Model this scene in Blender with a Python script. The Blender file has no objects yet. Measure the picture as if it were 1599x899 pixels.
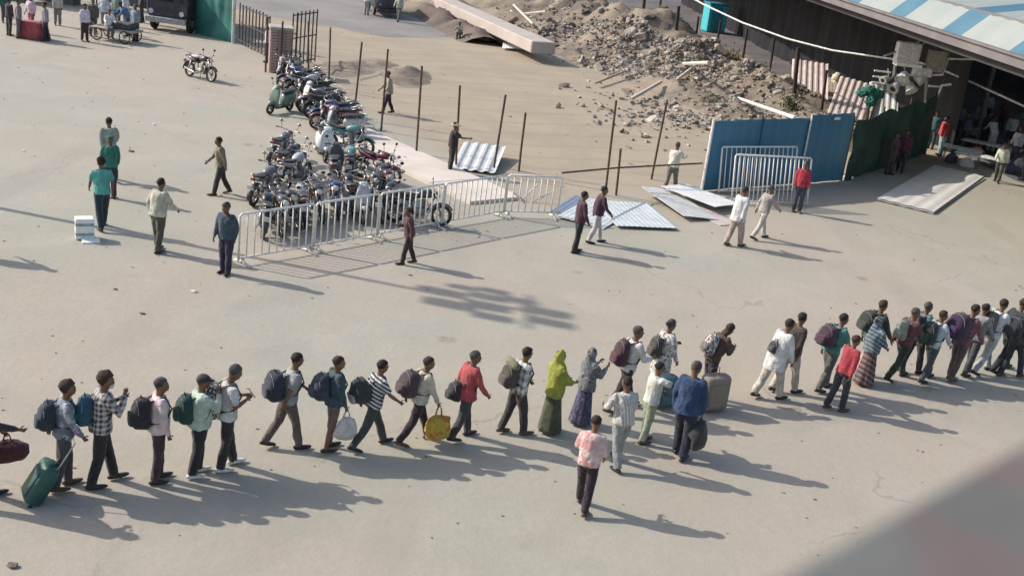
import bpy, math, random
import numpy as np
from mathutils import Vector, Matrix, noise
R = math.radians
rnd = random.Random(7)
SC = bpy.context.scene
COL = SC.collection

# ------------------------------------------------------------------ camera
F_PX, PITCH, ROLL, CAM_H = 1800.0, .338235592, .121425202, 9.24
_f = Vector((0, math.cos(PITCH), -math.sin(PITCH))); _u = Vector((0, math.sin(PITCH), math.cos(PITCH))); _x = Vector((1, 0, 0))
CX = math.cos(ROLL) * _x + math.sin(ROLL) * _u
CU = -math.sin(ROLL) * _x + math.cos(ROLL) * _u
cam = bpy.data.cameras.new('camera'); camo = bpy.data.objects.new('camera', cam); COL.objects.link(camo)
m = Matrix((CX, CU, -_f)).transposed().to_4x4(); m.translation = Vector((0, 0, CAM_H)); camo.matrix_world = m
cam.sensor_width = 36; cam.lens = F_PX / 1599 * 36; cam.clip_start = .05; cam.clip_end = 3000
cam.dof.use_dof = True; cam.dof.focus_distance = 26; cam.dof.aperture_fstop = 2.6
SC.camera = camo

def at(px, py, h=0.0):
    """point at height h on the line of sight through photo pixel (px, py)"""
    d = (px - 799.5) / F_PX * CX - (py - 449.5) / F_PX * CU + _f
    t = (h - CAM_H) / d.z
    return Vector((d.x * t, d.y * t, h))
def at_y(px, py, Y):
    d = (px - 799.5) / F_PX * CX - (py - 449.5) / F_PX * CU + _f
    t = Y / d.y
    return Vector((d.x * t, Y, CAM_H + d.z * t))

# ------------------------------------------------------------------ light
SUN_EL, SUN_DIR = R(35.5), Vector((math.cos(R(-11.5)), math.sin(R(-11.5)), 0))      # direction the shadows fall
w = bpy.data.worlds.new('World'); SC.world = w; w.use_nodes = True
nt = w.node_tree; bg = nt.nodes['Background']
sky = nt.nodes.new('ShaderNodeTexSky'); sky.sky_type = 'NISHITA'; sky.sun_disc = False
sky.sun_elevation = SUN_EL; sky.air_density = 1.2; sky.dust_density = 2.2
_ts = -SUN_DIR
sky.sun_rotation = math.atan2(_ts.x, _ts.y)
nt.links.new(sky.outputs[0], bg.inputs[0]); bg.inputs[1].default_value = .15
sl = bpy.data.lights.new('sun', 'SUN'); so = bpy.data.objects.new('sun', sl); COL.objects.link(so)
sl.energy = 3.9; sl.angle = R(.6); sl.color = (1, .93, .82)
dn = Vector((SUN_DIR.x * math.cos(SUN_EL), SUN_DIR.y * math.cos(SUN_EL), -math.sin(SUN_EL)))
so.rotation_euler = dn.to_track_quat('-Z', 'Y').to_euler()
SC.view_settings.view_transform = 'Standard'; SC.view_settings.look = 'None'
SC.view_settings.exposure = .3; SC.view_settings.gamma = 1
SC.render.engine = 'CYCLES'

# ------------------------------------------------------------------ materials
MATS = {}
def node_mat(name):
    m = bpy.data.materials.new(name); m.use_nodes = True
    return m, m.node_tree, m.node_tree.nodes['Principled BSDF']
def N(nt, t, **kw):
    n = nt.nodes.new(t)
    for k, v in kw.items():
        if k.startswith('i'): n.inputs[int(k[1:])].default_value = v
        else: setattr(n, k, v)
    return n
def mathn(nt, op, a, b=None, c=None, clamp=False):
    n = nt.nodes.new('ShaderNodeMath'); n.operation = op; n.use_clamp = clamp
    for i, v in enumerate((a, b, c)):
        if v is None: continue
        if isinstance(v, (int, float)): n.inputs[i].default_value = v
        else: nt.links.new(v, n.inputs[i])
    return n.outputs[0]
def mixc(nt, f, a, b):
    n = nt.nodes.new('ShaderNodeMix'); n.data_type = 'RGBA'
    for i, v in ((0, f), (6, a), (7, b)):
        if isinstance(v, (int, float)): n.inputs[i].default_value = v
        elif isinstance(v, tuple): n.inputs[i].default_value = (*v[:3], 1)
        else: nt.links.new(v, n.inputs[i])
    return n.outputs[2]
def noise_n(nt, vec, scale, detail=4, rough=.55, dist=0):
    n = nt.nodes.new('ShaderNodeTexNoise'); n.inputs['Scale'].default_value = scale; n.inputs['Detail'].default_value = detail
    n.inputs['Roughness'].default_value = rough; n.inputs['Distortion'].default_value = dist
    if vec is not None: nt.links.new(vec, n.inputs['Vector'])
    return n.outputs[0]
def mapr(nt, v, a, b, c=0, d=1, smooth=True):
    n = nt.nodes.new('ShaderNodeMapRange'); n.interpolation_type = 'SMOOTHSTEP' if smooth else 'LINEAR'
    nt.links.new(v, n.inputs[0])
    for i, q in zip((1, 2, 3, 4), (a, b, c, d)): n.inputs[i].default_value = q
    return n.outputs[0]
def bump(nt, bs, h, strength=.3, dist=.02):
    b = nt.nodes.new('ShaderNodeBump'); b.inputs['Strength'].default_value = strength; b.inputs['Distance'].default_value = dist
    nt.links.new(h, b.inputs['Height']); nt.links.new(b.outputs[0], bs.inputs['Normal'])
def scl(c, k): return tuple(min(1, x * k) for x in c)

def mat(name, col, rough=.8, metal=0, var=.25, scale=8, dirt=None, bmp=.2, bscale=40, coat=0):
    """plain worn surface: base colour with uneven tone, optional dust patches and fine relief"""
    if name in MATS: return MATS[name]
    m, nt, bs = node_mat(name)
    tc = N(nt, 'ShaderNodeTexCoord').outputs['Object']
    n1 = noise_n(nt, tc, scale)
    c = mixc(nt, mapr(nt, n1, .3, .7), scl(col, 1 - var), scl(col, 1 + var))
    if dirt:
        n2 = noise_n(nt, tc, scale * .45, 6, .65)
        c = mixc(nt, mapr(nt, n2, .48, .72, 0, .75), c, dirt)
    nt.links.new(c, bs.inputs['Base Color'])
    bs.inputs['Roughness'].default_value = rough; bs.inputs['Metallic'].default_value = metal
    bs.inputs['Coat Weight'].default_value = coat
    if bmp: bump(nt, bs, noise_n(nt, tc, bscale, 3), bmp, .01)
    MATS[name] = m; return m

def cloth(col, pattern=None, col2=(.6, .6, .6), k=1.0):
    key = 'cloth %s %s %s %.2f' % (tuple(round(c, 3) for c in col), pattern, tuple(round(c, 3) for c in col2) if pattern else '', k)
    if key in MATS: return MATS[key]
    m, nt, bs = node_mat(key[:60])
    tc = N(nt, 'ShaderNodeTexCoord').outputs['Object']
    sep = N(nt, 'ShaderNodeSeparateXYZ'); nt.links.new(tc, sep.inputs[0])
    sx, sy, sz = sep.outputs
    n1 = noise_n(nt, tc, 6)
    base = mixc(nt, mapr(nt, n1, .3, .7), scl(col, .72), scl(col, 1.15))
    def band(v, freq, lo=.0, hi=.15):
        return mapr(nt, mathn(nt, 'SINE', mathn(nt, 'MULTIPLY', v, freq)), lo, hi)
    if pattern:
        ang = mathn(nt, 'ADD', sx, mathn(nt, 'MULTIPLY', sy, .8))
        if pattern == 'check':
            a = band(sz, 75 * k); b = band(ang, 75 * k)
            f = mathn(nt, 'MULTIPLY', mathn(nt, 'ADD', a, b), .5)
        elif pattern == 'hstripe': f = band(mathn(nt, 'ADD', sz, mathn(nt, 'MULTIPLY', sy, .6)), 90 * k)
        elif pattern == 'vstripe': f = band(ang, 150 * k)
        elif pattern == 'camo': f = mapr(nt, noise_n(nt, tc, 9 * k, 3, .5), .5, .54)
        elif pattern == 'print': f = mapr(nt, noise_n(nt, tc, 26 * k, 2, .5), .52, .58)
        base = mixc(nt, f, base, col2)
    nt.links.new(base, bs.inputs['Base Color'])
    bs.inputs['Roughness'].default_value = .9
    bs.inputs['Sheen Weight'].default_value = .15
    bump(nt, bs, noise_n(nt, tc, 13, 4, .6, 1.2), .85, .04)
    MATS[key] = m; return m

SKIN = mat('skin', (.155, .078, .045), .55, var=.12, bmp=.05)
SKIN2 = mat('skin_light', (.27, .15, .095), .55, var=.12, bmp=.05)
HAIR = mat('hair', (.018, .012, .011), .85, var=.3, bscale=120, bmp=.6)
EYE = mat('eye_dark', (.01, .008, .008), .3, bmp=0)
LIP = mat('lip', (.13, .05, .04), .5, bmp=0)
SHOE_B = mat('shoe_black', (.02, .018, .018), .5)
SHOE_W = mat('shoe_white', (.55, .53, .5), .6)
SHOE_T = mat('shoe_brown', (.09, .05, .03), .6)
RUBBER = mat('rubber', (.022, .021, .021), .8, dirt=(.16, .14, .12))
CHROME = mat('chrome', (.42, .41, .4), .35, .85, var=.2, dirt=(.2, .18, .16))
STEEL = mat('steel_grey', (.3, .3, .3), .45, .6, dirt=(.28, .24, .2))
BLACKP = mat('black_plastic', (.025, .025, .028), .45, dirt=(.16, .14, .12))
SEATM = mat('seat_vinyl', (.03, .028, .028), .55, dirt=(.18, .16, .14))
GLASSW = mat('lamp_glass', (.55, .56, .56), .1, .0, bmp=0)
REDL = mat('tail_lamp_red', (.35, .02, .015), .25, bmp=0)
WHITE_PIPE = mat('white_painted_steel', (.74, .72, .69), .5, var=.08, scale=14, dirt=(.45, .36, .28))
RUST = mat('rusty_steel', (.1, .062, .048), .85, var=.35, scale=6)
CONC = mat('concrete', (.40, .355, .32), .9, var=.1, scale=1.5, dirt=(.33, .28, .24))
PAPER = mat('paper_litter', (.75, .74, .7), .9)
GALV = mat('galvanised_sheet', (.58, .58, .57), .5, .15, var=.12, scale=2.5, dirt=(.42, .38, .33))
GALVB = mat('blue_white_sheet', (.52, .55, .56), .6, .05, var=.12, scale=2, dirt=(.5, .5, .47))
GALVP = mat('pinkish_sheet', (.5, .42, .4), .6, .05, var=.12, scale=2, dirt=(.36, .3, .26))
TIMBER = mat('grey_timber', (.35, .29, .23), .9, var=.25, scale=5)

# ------------------------------------------------------------------ mesh helpers
def frame_for(t, ref=Vector((1, 0, 0))):
    t = t.normalized()
    s = ref - t * ref.dot(t)
    if s.length < .15:
        ref = Vector((0, 1, 0)); s = ref - t * ref.dot(t)
    s.normalize()
    return s, t.cross(s)
class MB:
    def __init__(s): s.v = []; s.f = []; s.mi = []; s.cur = 0
    def add(s, vs, fs, M=None):
        n = len(s.v)
        s.v += [tuple(M @ Vector(p)) if M is not None else tuple(p) for p in vs]
        s.f += [tuple(i + n for i in f) for f in fs]; s.mi += [s.cur] * len(fs)
    def box(s, c, d, M=None, bev=0):
        x, y, z = c; a, b, h = d[0] / 2, d[1] / 2, d[2] / 2
        if bev:
            e = bev; vs = []; 
            for sz, ins in ((-h, e), (-h + e, 0), (h - e, 0), (h, e)):
                A, B = a - ins, b - ins
                for (px, py) in ((-A + e, -B), (A - e, -B), (A, -B + e), (A, B - e), (A - e, B), (-A + e, B), (-A, B - e), (-A, -B + e)):
                    vs.append((x + px, y + py, z + sz))
            fs = [tuple(range(7, -1, -1)), tuple(range(24, 32))]
            for k in range(3):
                for i in range(8):
                    j = (i + 1) % 8; fs.append((k * 8 + i, k * 8 + j, k * 8 + 8 + j, k * 8 + 8 + i))
            s.add(vs, fs, M); return s
        vs = [(x + i * a, y + j * b, z + k * h) for k in (-1, 1) for j in (-1, 1) for i in (-1, 1)]
        s.add(vs, [(0, 2, 3, 1), (4, 5, 7, 6), (0, 1, 5, 4), (2, 6, 7, 3), (0, 4, 6, 2), (1, 3, 7, 5)], M); return s
    def tube(s, pts, rads, seg=8, ref=Vector((1, 0, 0)), cap=True, M=None, round_cap=False, closed=False):
        pts = [Vector(p) for p in pts]; n = len(pts)
        if not isinstance(rads, (list, tuple)): rads = [rads] * n
        vs = []; fs = []
        P = list(pts); RR = [(r, r) if not isinstance(r, (tuple, list)) else r for r in rads]
        if round_cap:
            t0 = (P[0] - P[1]).normalized(); t1 = (P[-1] - P[-2]).normalized()
            a, b = RR[0], RR[-1]
            P = [P[0] + t0 * min(a) * .75] + P + [P[-1] + t1 * min(b) * .75]
            RR = [(a[0] * .6, a[1] * .6)] + RR + [(b[0] * .6, b[1] * .6)]
            n += 2
        for i in range(n):
            if closed: t = P[(i + 1) % n] - P[i - 1]
            else: t = P[min(i + 1, n - 1)] - P[max(i - 1, 0)]
            if t.length < 1e-6: t = Vector((0, 0, 1))
            a, b = frame_for(t, ref)
            for k in range(seg):
                w = 2 * math.pi * k / seg
                vs.append(P[i] + a * math.cos(w) * RR[i][0] + b * math.sin(w) * RR[i][1])
        for i in range(n if closed else n - 1):
            i2 = (i + 1) % n
            for k in range(seg):
                l = (k + 1) % seg
                fs.append((i * seg + k, i * seg + l, i2 * seg + l, i2 * seg + k))
        if cap and not closed:
            fs.append(tuple(range(seg - 1, -1, -1))); fs.append(tuple((n - 1) * seg + k for k in range(seg)))
        s.add(vs, fs, M); return s
    def ell(s, c, r, u=12, v=8, M=None, fn=None):
        c = Vector(c); vs = [(0, 0, -1)]; fs = []
        for j in range(1, v):
            p = math.pi * j / v
            for i in range(u):
                q = 2 * math.pi * i / u
                vs.append((math.sin(p) * math.cos(q), math.sin(p) * math.sin(q), -math.cos(p)))
        vs.append((0, 0, 1)); L = len(vs) - 1
        out = []
        for a in vs:
            a = Vector(a)
            if fn: a = fn(a)
            out.append((c.x + a.x * r[0], c.y + a.y * r[1], c.z + a.z * r[2]))
        for i in range(u):
            k = (i + 1) % u
            fs.append((0, 1 + k, 1 + i)); fs.append((L, L - u + i, L - u + k))
            for j in range(v - 2):
                a = 1 + j * u
                fs.append((a + i, a + k, a + u + k, a + u + i))
        s.add(out, fs, M); return s
    def ring(s, c, axis, R0, r, seg=20, sub=6, M=None):
        c = Vector(c); ax = Vector(axis).normalized(); a, b = frame_for(ax, Vector((0, 0, 1)))
        vs = []; fs = []
        for i in range(seg):
            w = 2 * math.pi * i / seg; d = a * math.cos(w) + b * math.sin(w)
            for k in range(sub):
                q = 2 * math.pi * k / sub
                vs.append(c + d * (R0 + r * math.cos(q)) + ax * r * math.sin(q))
        for i in range(seg):
            j = (i + 1) % seg
            for k in range(sub):
                l = (k + 1) % sub
                fs.append((i * sub + k, i * sub + l, j * sub + l, j * sub + k))
        s.add(vs, fs, M); return s
    def loft(s, rings, M=None, cap=True):
        n = len(rings[0]); vs = [p for r in rings for p in r]; fs = []
        for i in range(len(rings) - 1):
            for k in range(n):
                l = (k + 1) % n
                fs.append((i * n + k, i * n + l, (i + 1) * n + l, (i + 1) * n + k))
        if cap: fs.append(tuple(range(n - 1, -1, -1))); fs.append(tuple((len(rings) - 1) * n + k for k in range(n)))
        s.add(vs, fs, M); return s
    def mesh(s, name, mats, smooth=False):
        me = bpy.data.meshes.new(name); me.from_pydata(s.v, [], s.f)
        for m in (mats if isinstance(mats, (list, tuple)) else [mats]): me.materials.append(m)
        me.polygons.foreach_set('material_index', s.mi)
        if smooth: me.polygons.foreach_set('use_smooth', [True] * len(s.f))
        me.update(); return me
    def obj(s, name, mats, parent=None, smooth=False, loc=None):
        return link(name, s.mesh(name, mats, smooth), parent, loc)
def link(name, me, parent=None, loc=None):
    o = bpy.data.objects.new(name, me); COL.objects.link(o)
    if parent: o.parent = parent
    if loc is not None: o.location = loc
    return o
def super_ring(cx, cy, cz, a, b, n=16, p=3.0, ax='z'):
    """a rounded-rectangle ring; ax = the axis it is perpendicular to"""
    out = []
    for k in range(n):
        w = 2 * math.pi * k / n; c, s_ = math.cos(w), math.sin(w)
        u = math.copysign(abs(c) ** (2 / p), c) * a; v = math.copysign(abs(s_) ** (2 / p), s_) * b
        out.append((cx + u, cy + v, cz) if ax == 'z' else (cx + u, cy, cz + v) if ax == 'y' else (cx, cy + u, cz + v))
    return out
def tag(o, label=None, cat=None, group=None, kind=None):
    if label: o['label'] = label
    if cat: o['category'] = cat
    if group: o['group'] = group
    if kind: o['kind'] = kind
    return o
def thing(name, label, cat, loc=(0, 0, 0), rz=0, group=None):
    o = bpy.data.objects.new(name, None); COL.objects.link(o)
    o.location = loc; o.rotation_euler = (0, 0, rz); o.empty_display_size = .2
    return tag(o, label, cat, group)
def copy_tree(o, parent=None):
    c = o.copy(); COL.objects.link(c)
    if parent: c.parent = parent
    for ch in list(o.children): copy_tree(ch, c)
    return c
def recolour(root, names, m):
    for ch in root.children_recursive:
        if ch.name.split('.')[0] in names and ch.data:
            ch.material_slots[0].link = 'OBJECT'; ch.material_slots[0].material = m

# ------------------------------------------------------------------ ground
def ground_material():
    m, nt, bs = node_mat('dusty_ground')
    pos = N(nt, 'ShaderNodeNewGeometry').outputs['Position']
    sep = N(nt, 'ShaderNodeSeparateXYZ'); nt.links.new(pos, sep.inputs[0]); X, Y, _ = sep.outputs
    big = noise_n(nt, pos, .09, 5, .55, .4); mid = noise_n(nt, pos, .45, 6, .6, .3); fine = noise_n(nt, pos, 7, 6, .7); grit = noise_n(nt, pos, 60, 3, .7)
    c = mixc(nt, mapr(nt, big, .38, .62), (.372, .318, .262), (.335, .322, .268))
    c = mixc(nt, mapr(nt, mid, .42, .7, 0, .5), c, (.405, .365, .312))
    c = mixc(nt, mapr(nt, noise_n(nt, pos, .28, 7, .68, 1.2), .56, .7, 0, .4), c, (.29, .262, .215))
    # worn earthen building site
    wob = mathn(nt, 'MULTIPLY', mathn(nt, 'SUBTRACT', mid, .5), 4.5)
    def side(nx, ny, cc):
        d = mathn(nt, 'SUBTRACT', mathn(nt, 'ADD', mathn(nt, 'MULTIPLY', X, nx), mathn(nt, 'MULTIPLY', Y, ny)), cc)
        return mathn(nt, 'ADD', d, wob)
    s1 = mapr(nt, side(.83, .555, 19.3), -.6, 1.2); s2 = mapr(nt, side(-.645, .76, 25.6), -.6, 1.2)
    site = mathn(nt, 'MULTIPLY', s1, s2)
    sc = mixc(nt, mapr(nt, noise_n(nt, pos, .35, 7, .62, .8), .4, .62), (.37, .30, .222), (.325, .265, .198))
    sc = mixc(nt, mapr(nt, noise_n(nt, pos, .8, 6, .7, 1.5), .55, .75, 0, .35), sc, (.24, .19, .145))
    wv = N(nt, 'ShaderNodeTexWave'); wv.inputs['Scale'].default_value = .16; wv.inputs['Distortion'].default_value = 5; wv.inputs['Detail'].default_value = 3; wv.inputs['Detail Scale'].default_value = .6
    mp = N(nt, 'ShaderNodeMapping'); mp.inputs['Rotation'].default_value = (0, 0, R(70)); nt.links.new(pos, mp.inputs[0]); nt.links.new(mp.outputs[0], wv.inputs['Vector'])
    sc = mixc(nt, mapr(nt, wv.outputs['Fac'], .86, 1, 0, .3), sc, (.24, .19, .145))
    wt = N(nt, 'ShaderNodeTexWave'); wt.inputs['Scale'].default_value = .05; wt.inputs['Distortion'].default_value = 9; wt.inputs['Detail'].default_value = 1.5; wt.inputs['Detail Scale'].default_value = .25; nt.links.new(pos, wt.inputs['Vector'])
    tr_ = mathn(nt, 'MULTIPLY', mapr(nt, wt.outputs['Fac'], .93, .99, 0, .3), mapr(nt, noise_n(nt, pos, .12, 2), .45, .6))
    c = mixc(nt, tr_, c, (.27, .245, .21))
    vc = N(nt, 'ShaderNodeTexVoronoi'); vc.feature = 'DISTANCE_TO_EDGE'; vc.inputs['Scale'].default_value = .16
    ad = N(nt, 'ShaderNodeVectorMath'); nz = N(nt, 'ShaderNodeTexNoise'); nz.inputs['Scale'].default_value = 1.2; nz.inputs['Detail'].default_value = 6; nt.links.new(pos, nz.inputs['Vector'])
    nt.links.new(pos, ad.inputs[0]); nt.links.new(nz.outputs['Color'], ad.inputs[1]); nt.links.new(ad.outputs[0], vc.inputs['Vector'])
    ck_ = mathn(nt, 'MULTIPLY', mapr(nt, vc.outputs['Distance'], .0, .006, .5, 0), mapr(nt, noise_n(nt, pos, .2, 2), .5, .6))
    c = mixc(nt, ck_, c, (.2, .175, .15))
    c = mixc(nt, mapr(nt, noise_n(nt, pos, .16, 3, .5, 2.0), .55, .68, 0, .45), c, (.295, .28, .24))
    sc = mixc(nt, mapr(nt, noise_n(nt, pos, .22, 5, .6, 1.5), .5, .7, 0, .5), sc, (.30, .262, .215))
    c = mixc(nt, site, c, sc)
    c = mixc(nt, mapr(nt, fine, .35, .75, 0, .35), c, (.30, .27, .225))
    # small dark stains and droppings
    vo = N(nt, 'ShaderNodeTexVoronoi'); vo.inputs['Scale'].default_value = .55; nt.links.new(pos, vo.inputs['Vector'])
    spot = mapr(nt, mathn(nt, 'ADD', vo.outputs['Distance'], mathn(nt, 'MULTIPLY', mathn(nt, 'SUBTRACT', fine, .5), .5)), .05, .14, .55, 0)
    spot = mathn(nt, 'MULTIPLY', spot, mapr(nt, noise_n(nt, pos, .3, 2), .55, .6))
    c = mixc(nt, spot, c, (.17, .145, .12))
    nt.links.new(c, bs.inputs['Base Color'])
    bs.inputs['Roughness'].default_value = .93
    h = mathn(nt, 'ADD', mathn(nt, 'MULTIPLY', fine, .6), mathn(nt, 'ADD', mathn(nt, 'MULTIPLY', grit, .15), mathn(nt, 'MULTIPLY', mid, 1.2)))
    bump(nt, bs, h, .45, .05)
    return m
g = MB(); g.add([(-900, -300, 0), (900, -300, 0), (900, 1500, 0), (-900, 1500, 0)], [(0, 1, 2, 3)])
tag(g.obj('ground', ground_material()), kind='structure')

def sheet(name, poly, z, m, jag=.25, step=.7):
    """flat ground patch with a ragged outline"""
    pts = []
    for i, a in enumerate(poly):
        b = poly[(i + 1) % len(poly)]; a = Vector(a[:2]); b = Vector(b[:2]); n = max(1, int((b - a).length / step))
        for k in range(n):
            p = a.lerp(b, k / n); q = noise.noise_vector(Vector((p.x * .8, p.y * .8, 3)))
            pts.append((p.x + q.x * jag, p.y + q.y * jag, z))
    b = MB(); b.add(pts, [tuple(range(len(pts)))])
    return tag(b.obj(name, m), kind='structure')
ASPH = mat('worn_asphalt', (.12, .11, .12), .9, var=.25, scale=.5, dirt=(.19, .172, .168), bmp=.3, bscale=30)
DUSTY_ASPH = mat('dusty_asphalt', (.215, .2, .19), .9, var=.15, scale=.25, dirt=(.29, .265, .235), bmp=.3, bscale=20)
sheet('road', [(3.5, 108), (9.2, 89), (13.3, 78), (15.2, 62.5), (17.6, 57), (19.3, 52.5), (20.2, 47), (21.5, 44), (30, 41), (80, 30), (90, 230), (20, 230)], .004, ASPH, .5)
sheet('access_road', [(-32, 76), (-14, 68), (-9, 66), (-5, 70), (-9, 88), (-16, 150), (-60, 150)], .004, DUSTY_ASPH, 1.2, 1.5)
# raised concrete strip between the parked bikes and the site
def prism(name, poly, z0, z1, m, parent=None, kind=None, label=None, cat=None):
    n = len(poly); vs = [(p[0], p[1], z0) for p in poly] + [(p[0], p[1], z1) for p in poly]
    fs = [tuple(range(n - 1, -1, -1)), tuple(range(n, 2 * n))] + [(i, (i + 1) % n, n + (i + 1) % n, n + i) for i in range(n)]
    b = MB(); b.add(vs, fs); o = b.obj(name, m, parent)
    return tag(o, label, cat, kind=kind)
PALE = mat('pale_concrete', (.60, .53, .47), .85, var=.06, scale=1.2, dirt=(.5, .43, .36), bmp=.15)
A0, A1 = at(572, 203), at(815, 312); dv = (A1 - A0).normalized(); nv = Vector((dv.y, -dv.x, 0))
L_ = (A1 - A0).length
pv = tag(MB().obj('pavement', PALE), kind='structure')
k = 0; t = 0
while t < L_ - .3:
    t2 = min(t + 2.4, L_)
    a, b = A0 + dv * (t + .012), A0 + dv * (t2 - .012)
    wd = 2.0
    prism('paving_slab', [tuple(a), tuple(b), tuple(b + nv * wd), tuple(a + nv * wd)][::-1], -.02, .1 + .004 * (k % 3), PALE, pv)
    t = t2; k += 1

# ------------------------------------------------------------------ site earthworks
def seg_d(p, a, b):
    ab = b - a; t = max(0, min(1, (p - a).dot(ab) / ab.length_squared)); return (p - (a + ab * t)).length
def fbm(x, y, s=1.0): return noise.fractal(Vector((x * s, y * s, 1.7)), 1, 2, 5)
RIDGES = [((-1, 74), (4.5, 70), 2.6, 1.1), ((4.5, 70), (9, 66), 3.2, 1.7), ((9, 66), (12.5, 60), 2.6, 1.3), ((12.5, 60), (13.5, 51), 1.6, .7),
          ((-9, 83), (-2, 76), 2.6, 1.1), ((2, 84), (8, 78), 3.5, 1.8), ((-2, 90), (4, 84), 3.5, 1.6), ((6.5, 61), (9.5, 55), 1.4, .5)]
def hill(x, y):
    p = Vector((x, y)); h = 0
    for a, b, wd, ht in RIDGES:
        d = seg_d(p, Vector(a), Vector(b)); h = max(h, ht * math.exp(-(d / wd) ** 2 * 1.2))
    h = h * (1 + .55 * fbm(x, y, .55)) + .12 * fbm(x, y, 1.6) * min(1, h * 3)
    return h - .07
def earth_material():
    m, nt, bs = node_mat('dug_earth')
    pos = N(nt, 'ShaderNodeNewGeometry').outputs['Position']
    a = noise_n(nt, pos, .25, 6, .65, .5); b = noise_n(nt, pos, 2.2, 6, .7); g_ = noise_n(nt, pos, .5, 4, .6)
    c = mixc(nt, mapr(nt, a, .42, .6), (.27, .22, .17), (.15, .118, .095))
    c = mixc(nt, mapr(nt, b, .45, .75, 0, .6), c, (.31, .26, .21))
    c = mixc(nt, mapr(nt, g_, .60, .70, 0, .45), c, (.17, .17, .1))
    nt.links.new(c, bs.inputs['Base Color']); bs.inputs['Roughness'].default_value = .95
    bump(nt, bs, b, .8, .12); return m
EARTH = earth_material()
def heightfield(name, x0, x1, y0, y1, st, fn, m):
    nx, ny = int((x1 - x0) / st), int((y1 - y0) / st); vs = []; hs = []
    for j in range(ny + 1):
        for i in range(nx + 1):
            x, y = x0 + i * st, y0 + j * st; h = fn(x, y); vs.append((x, y, h))
    fs = []
    for j in range(ny):
        for i in range(nx):
            q = (j * (nx + 1) + i, j * (nx + 1) + i + 1, (j + 1) * (nx + 1) + i + 1, (j + 1) * (nx + 1) + i)
            if max(vs[k][2] for k in q) > -.03: fs.append(q)
    b = MB(); b.add(vs, fs); return tag(b.obj(name, m, smooth=True), kind='structure')
heightfield('earth_mounds', -14, 18, 48, 96, .35, hill, EARTH)
SOIL = mat('dark_dug_soil', (.12, .09, .078), .95, var=.3, scale=.6, dirt=(.2, .155, .13), bmp=.9, bscale=3)
_ba, _bc = at(672, -12, 1.15), at(840, 66, 1.15); _bd = (_bc - _ba).normalized(); _bn = Vector((_bd.y, -_bd.x, 0))
def soil(x, y):
    h = 0; p_ = Vector((x, y))
    for A_, B_, wd, ht in ((_ba + _bn * 1.3, _bc - _bd * .8 + _bn * .9, .95, .75), (Vector((1.5, 92, 0)), Vector((3.6, 82, 0)), 2.4, 1.9)):
        h = max(h, ht * math.exp(-(seg_d(p_, A_.xy, B_.xy) / wd) ** 2 * 1.2))
    return h * (1 + .5 * fbm(x, y, .8)) + .1 * fbm(x, y, 2) * min(1, h * 3) - .07
heightfield('soil_bank', -16, 12, 68, 97, .35, soil, SOIL)
LEAF = [mat('dry_weed_leaf', (.13, .14, .06), .8, var=.3), mat('dark_weed_leaf', (.06, .085, .035), .8, var=.3)]
def bush(px, py, r_, lb, dry=0):
    P_ = at(px, py)
    for _ in range(6): P_ = at(px, py, max(0, hill(P_.x, P_.y)))
    rt = thing('bush', lb, 'bush', P_, 0, 'low weeds on the bank'); b = MB(); t_ = MB()
    for i in range(9):
        a_ = rnd.uniform(0, 6.3); q = Vector((math.cos(a_) * r_ * .7, math.sin(a_) * r_ * .7, r_ * rnd.uniform(.4, 1.0))); t_.tube([(0, 0, -.05), q * .5 + Vector((0, 0, .1)), q], [.02, .014, .008], 4)
        t_.v = t_.v
    for i in range(420):
        q = Vector((rnd.gauss(0, .5), rnd.gauss(0, .5), abs(rnd.gauss(0, .45)))) * r_; s_ = rnd.uniform(.05, .13); b.cur = rnd.choice((dry, 0, 1))
        M = Matrix.Translation(q) @ Matrix.Rotation(rnd.uniform(0, 6), 4, 'Z') @ Matrix.Rotation(rnd.uniform(-1.2, 1.2), 4, 'X'); b.add([(-s_ * .4, 0, 0), (0, -s_, 0), (s_ * .4, 0, 0), (0, s_, .02)], [(0, 1, 2, 3)], M)
    b.obj('foliage', LEAF, rt); t_.obj('stem', TIMBER, rt)
for a_ in ((1185, 130, .9, 'low dark green weeds on the bank above the blue wall'), (1210, 148, .8, 'low weeds right of the others above the blue wall'), (1070, 60, .8, 'dull green weeds among the dark stub posts'), (1040, 72, .7, 'dry weeds on top of the stone heap'), (1100, 80, .8, 'weeds below the turquoise cabin'),
           (1140, 92, .7, 'weeds between the turquoise cabin and the blue wall'), (1110, 168, .6, 'yellowish weeds at the left top of the blue wall'), (1232, 168, .6, 'dry tuft beside the white pipe end')): bush(*a_)
def small_hill(x, y):
    h = 0
    for (px, py, r, ht) in ((537, 108, .9, .3), (556, 103, .6, .25), (585, 101, .8, .22), (635, 117, .8, .3), (640, 128, .7, .2)):
        p = at(px, py); d = math.hypot(x - p.x, (y - p.y) * .6); h = max(h, ht * math.exp(-(d / r) ** 2))
    return h * (1 + .8 * fbm(x, y, 1.3)) - .035
heightfield('dirt_humps', -11, 8, 37, 58, .25, small_hill, EARTH)

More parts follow.
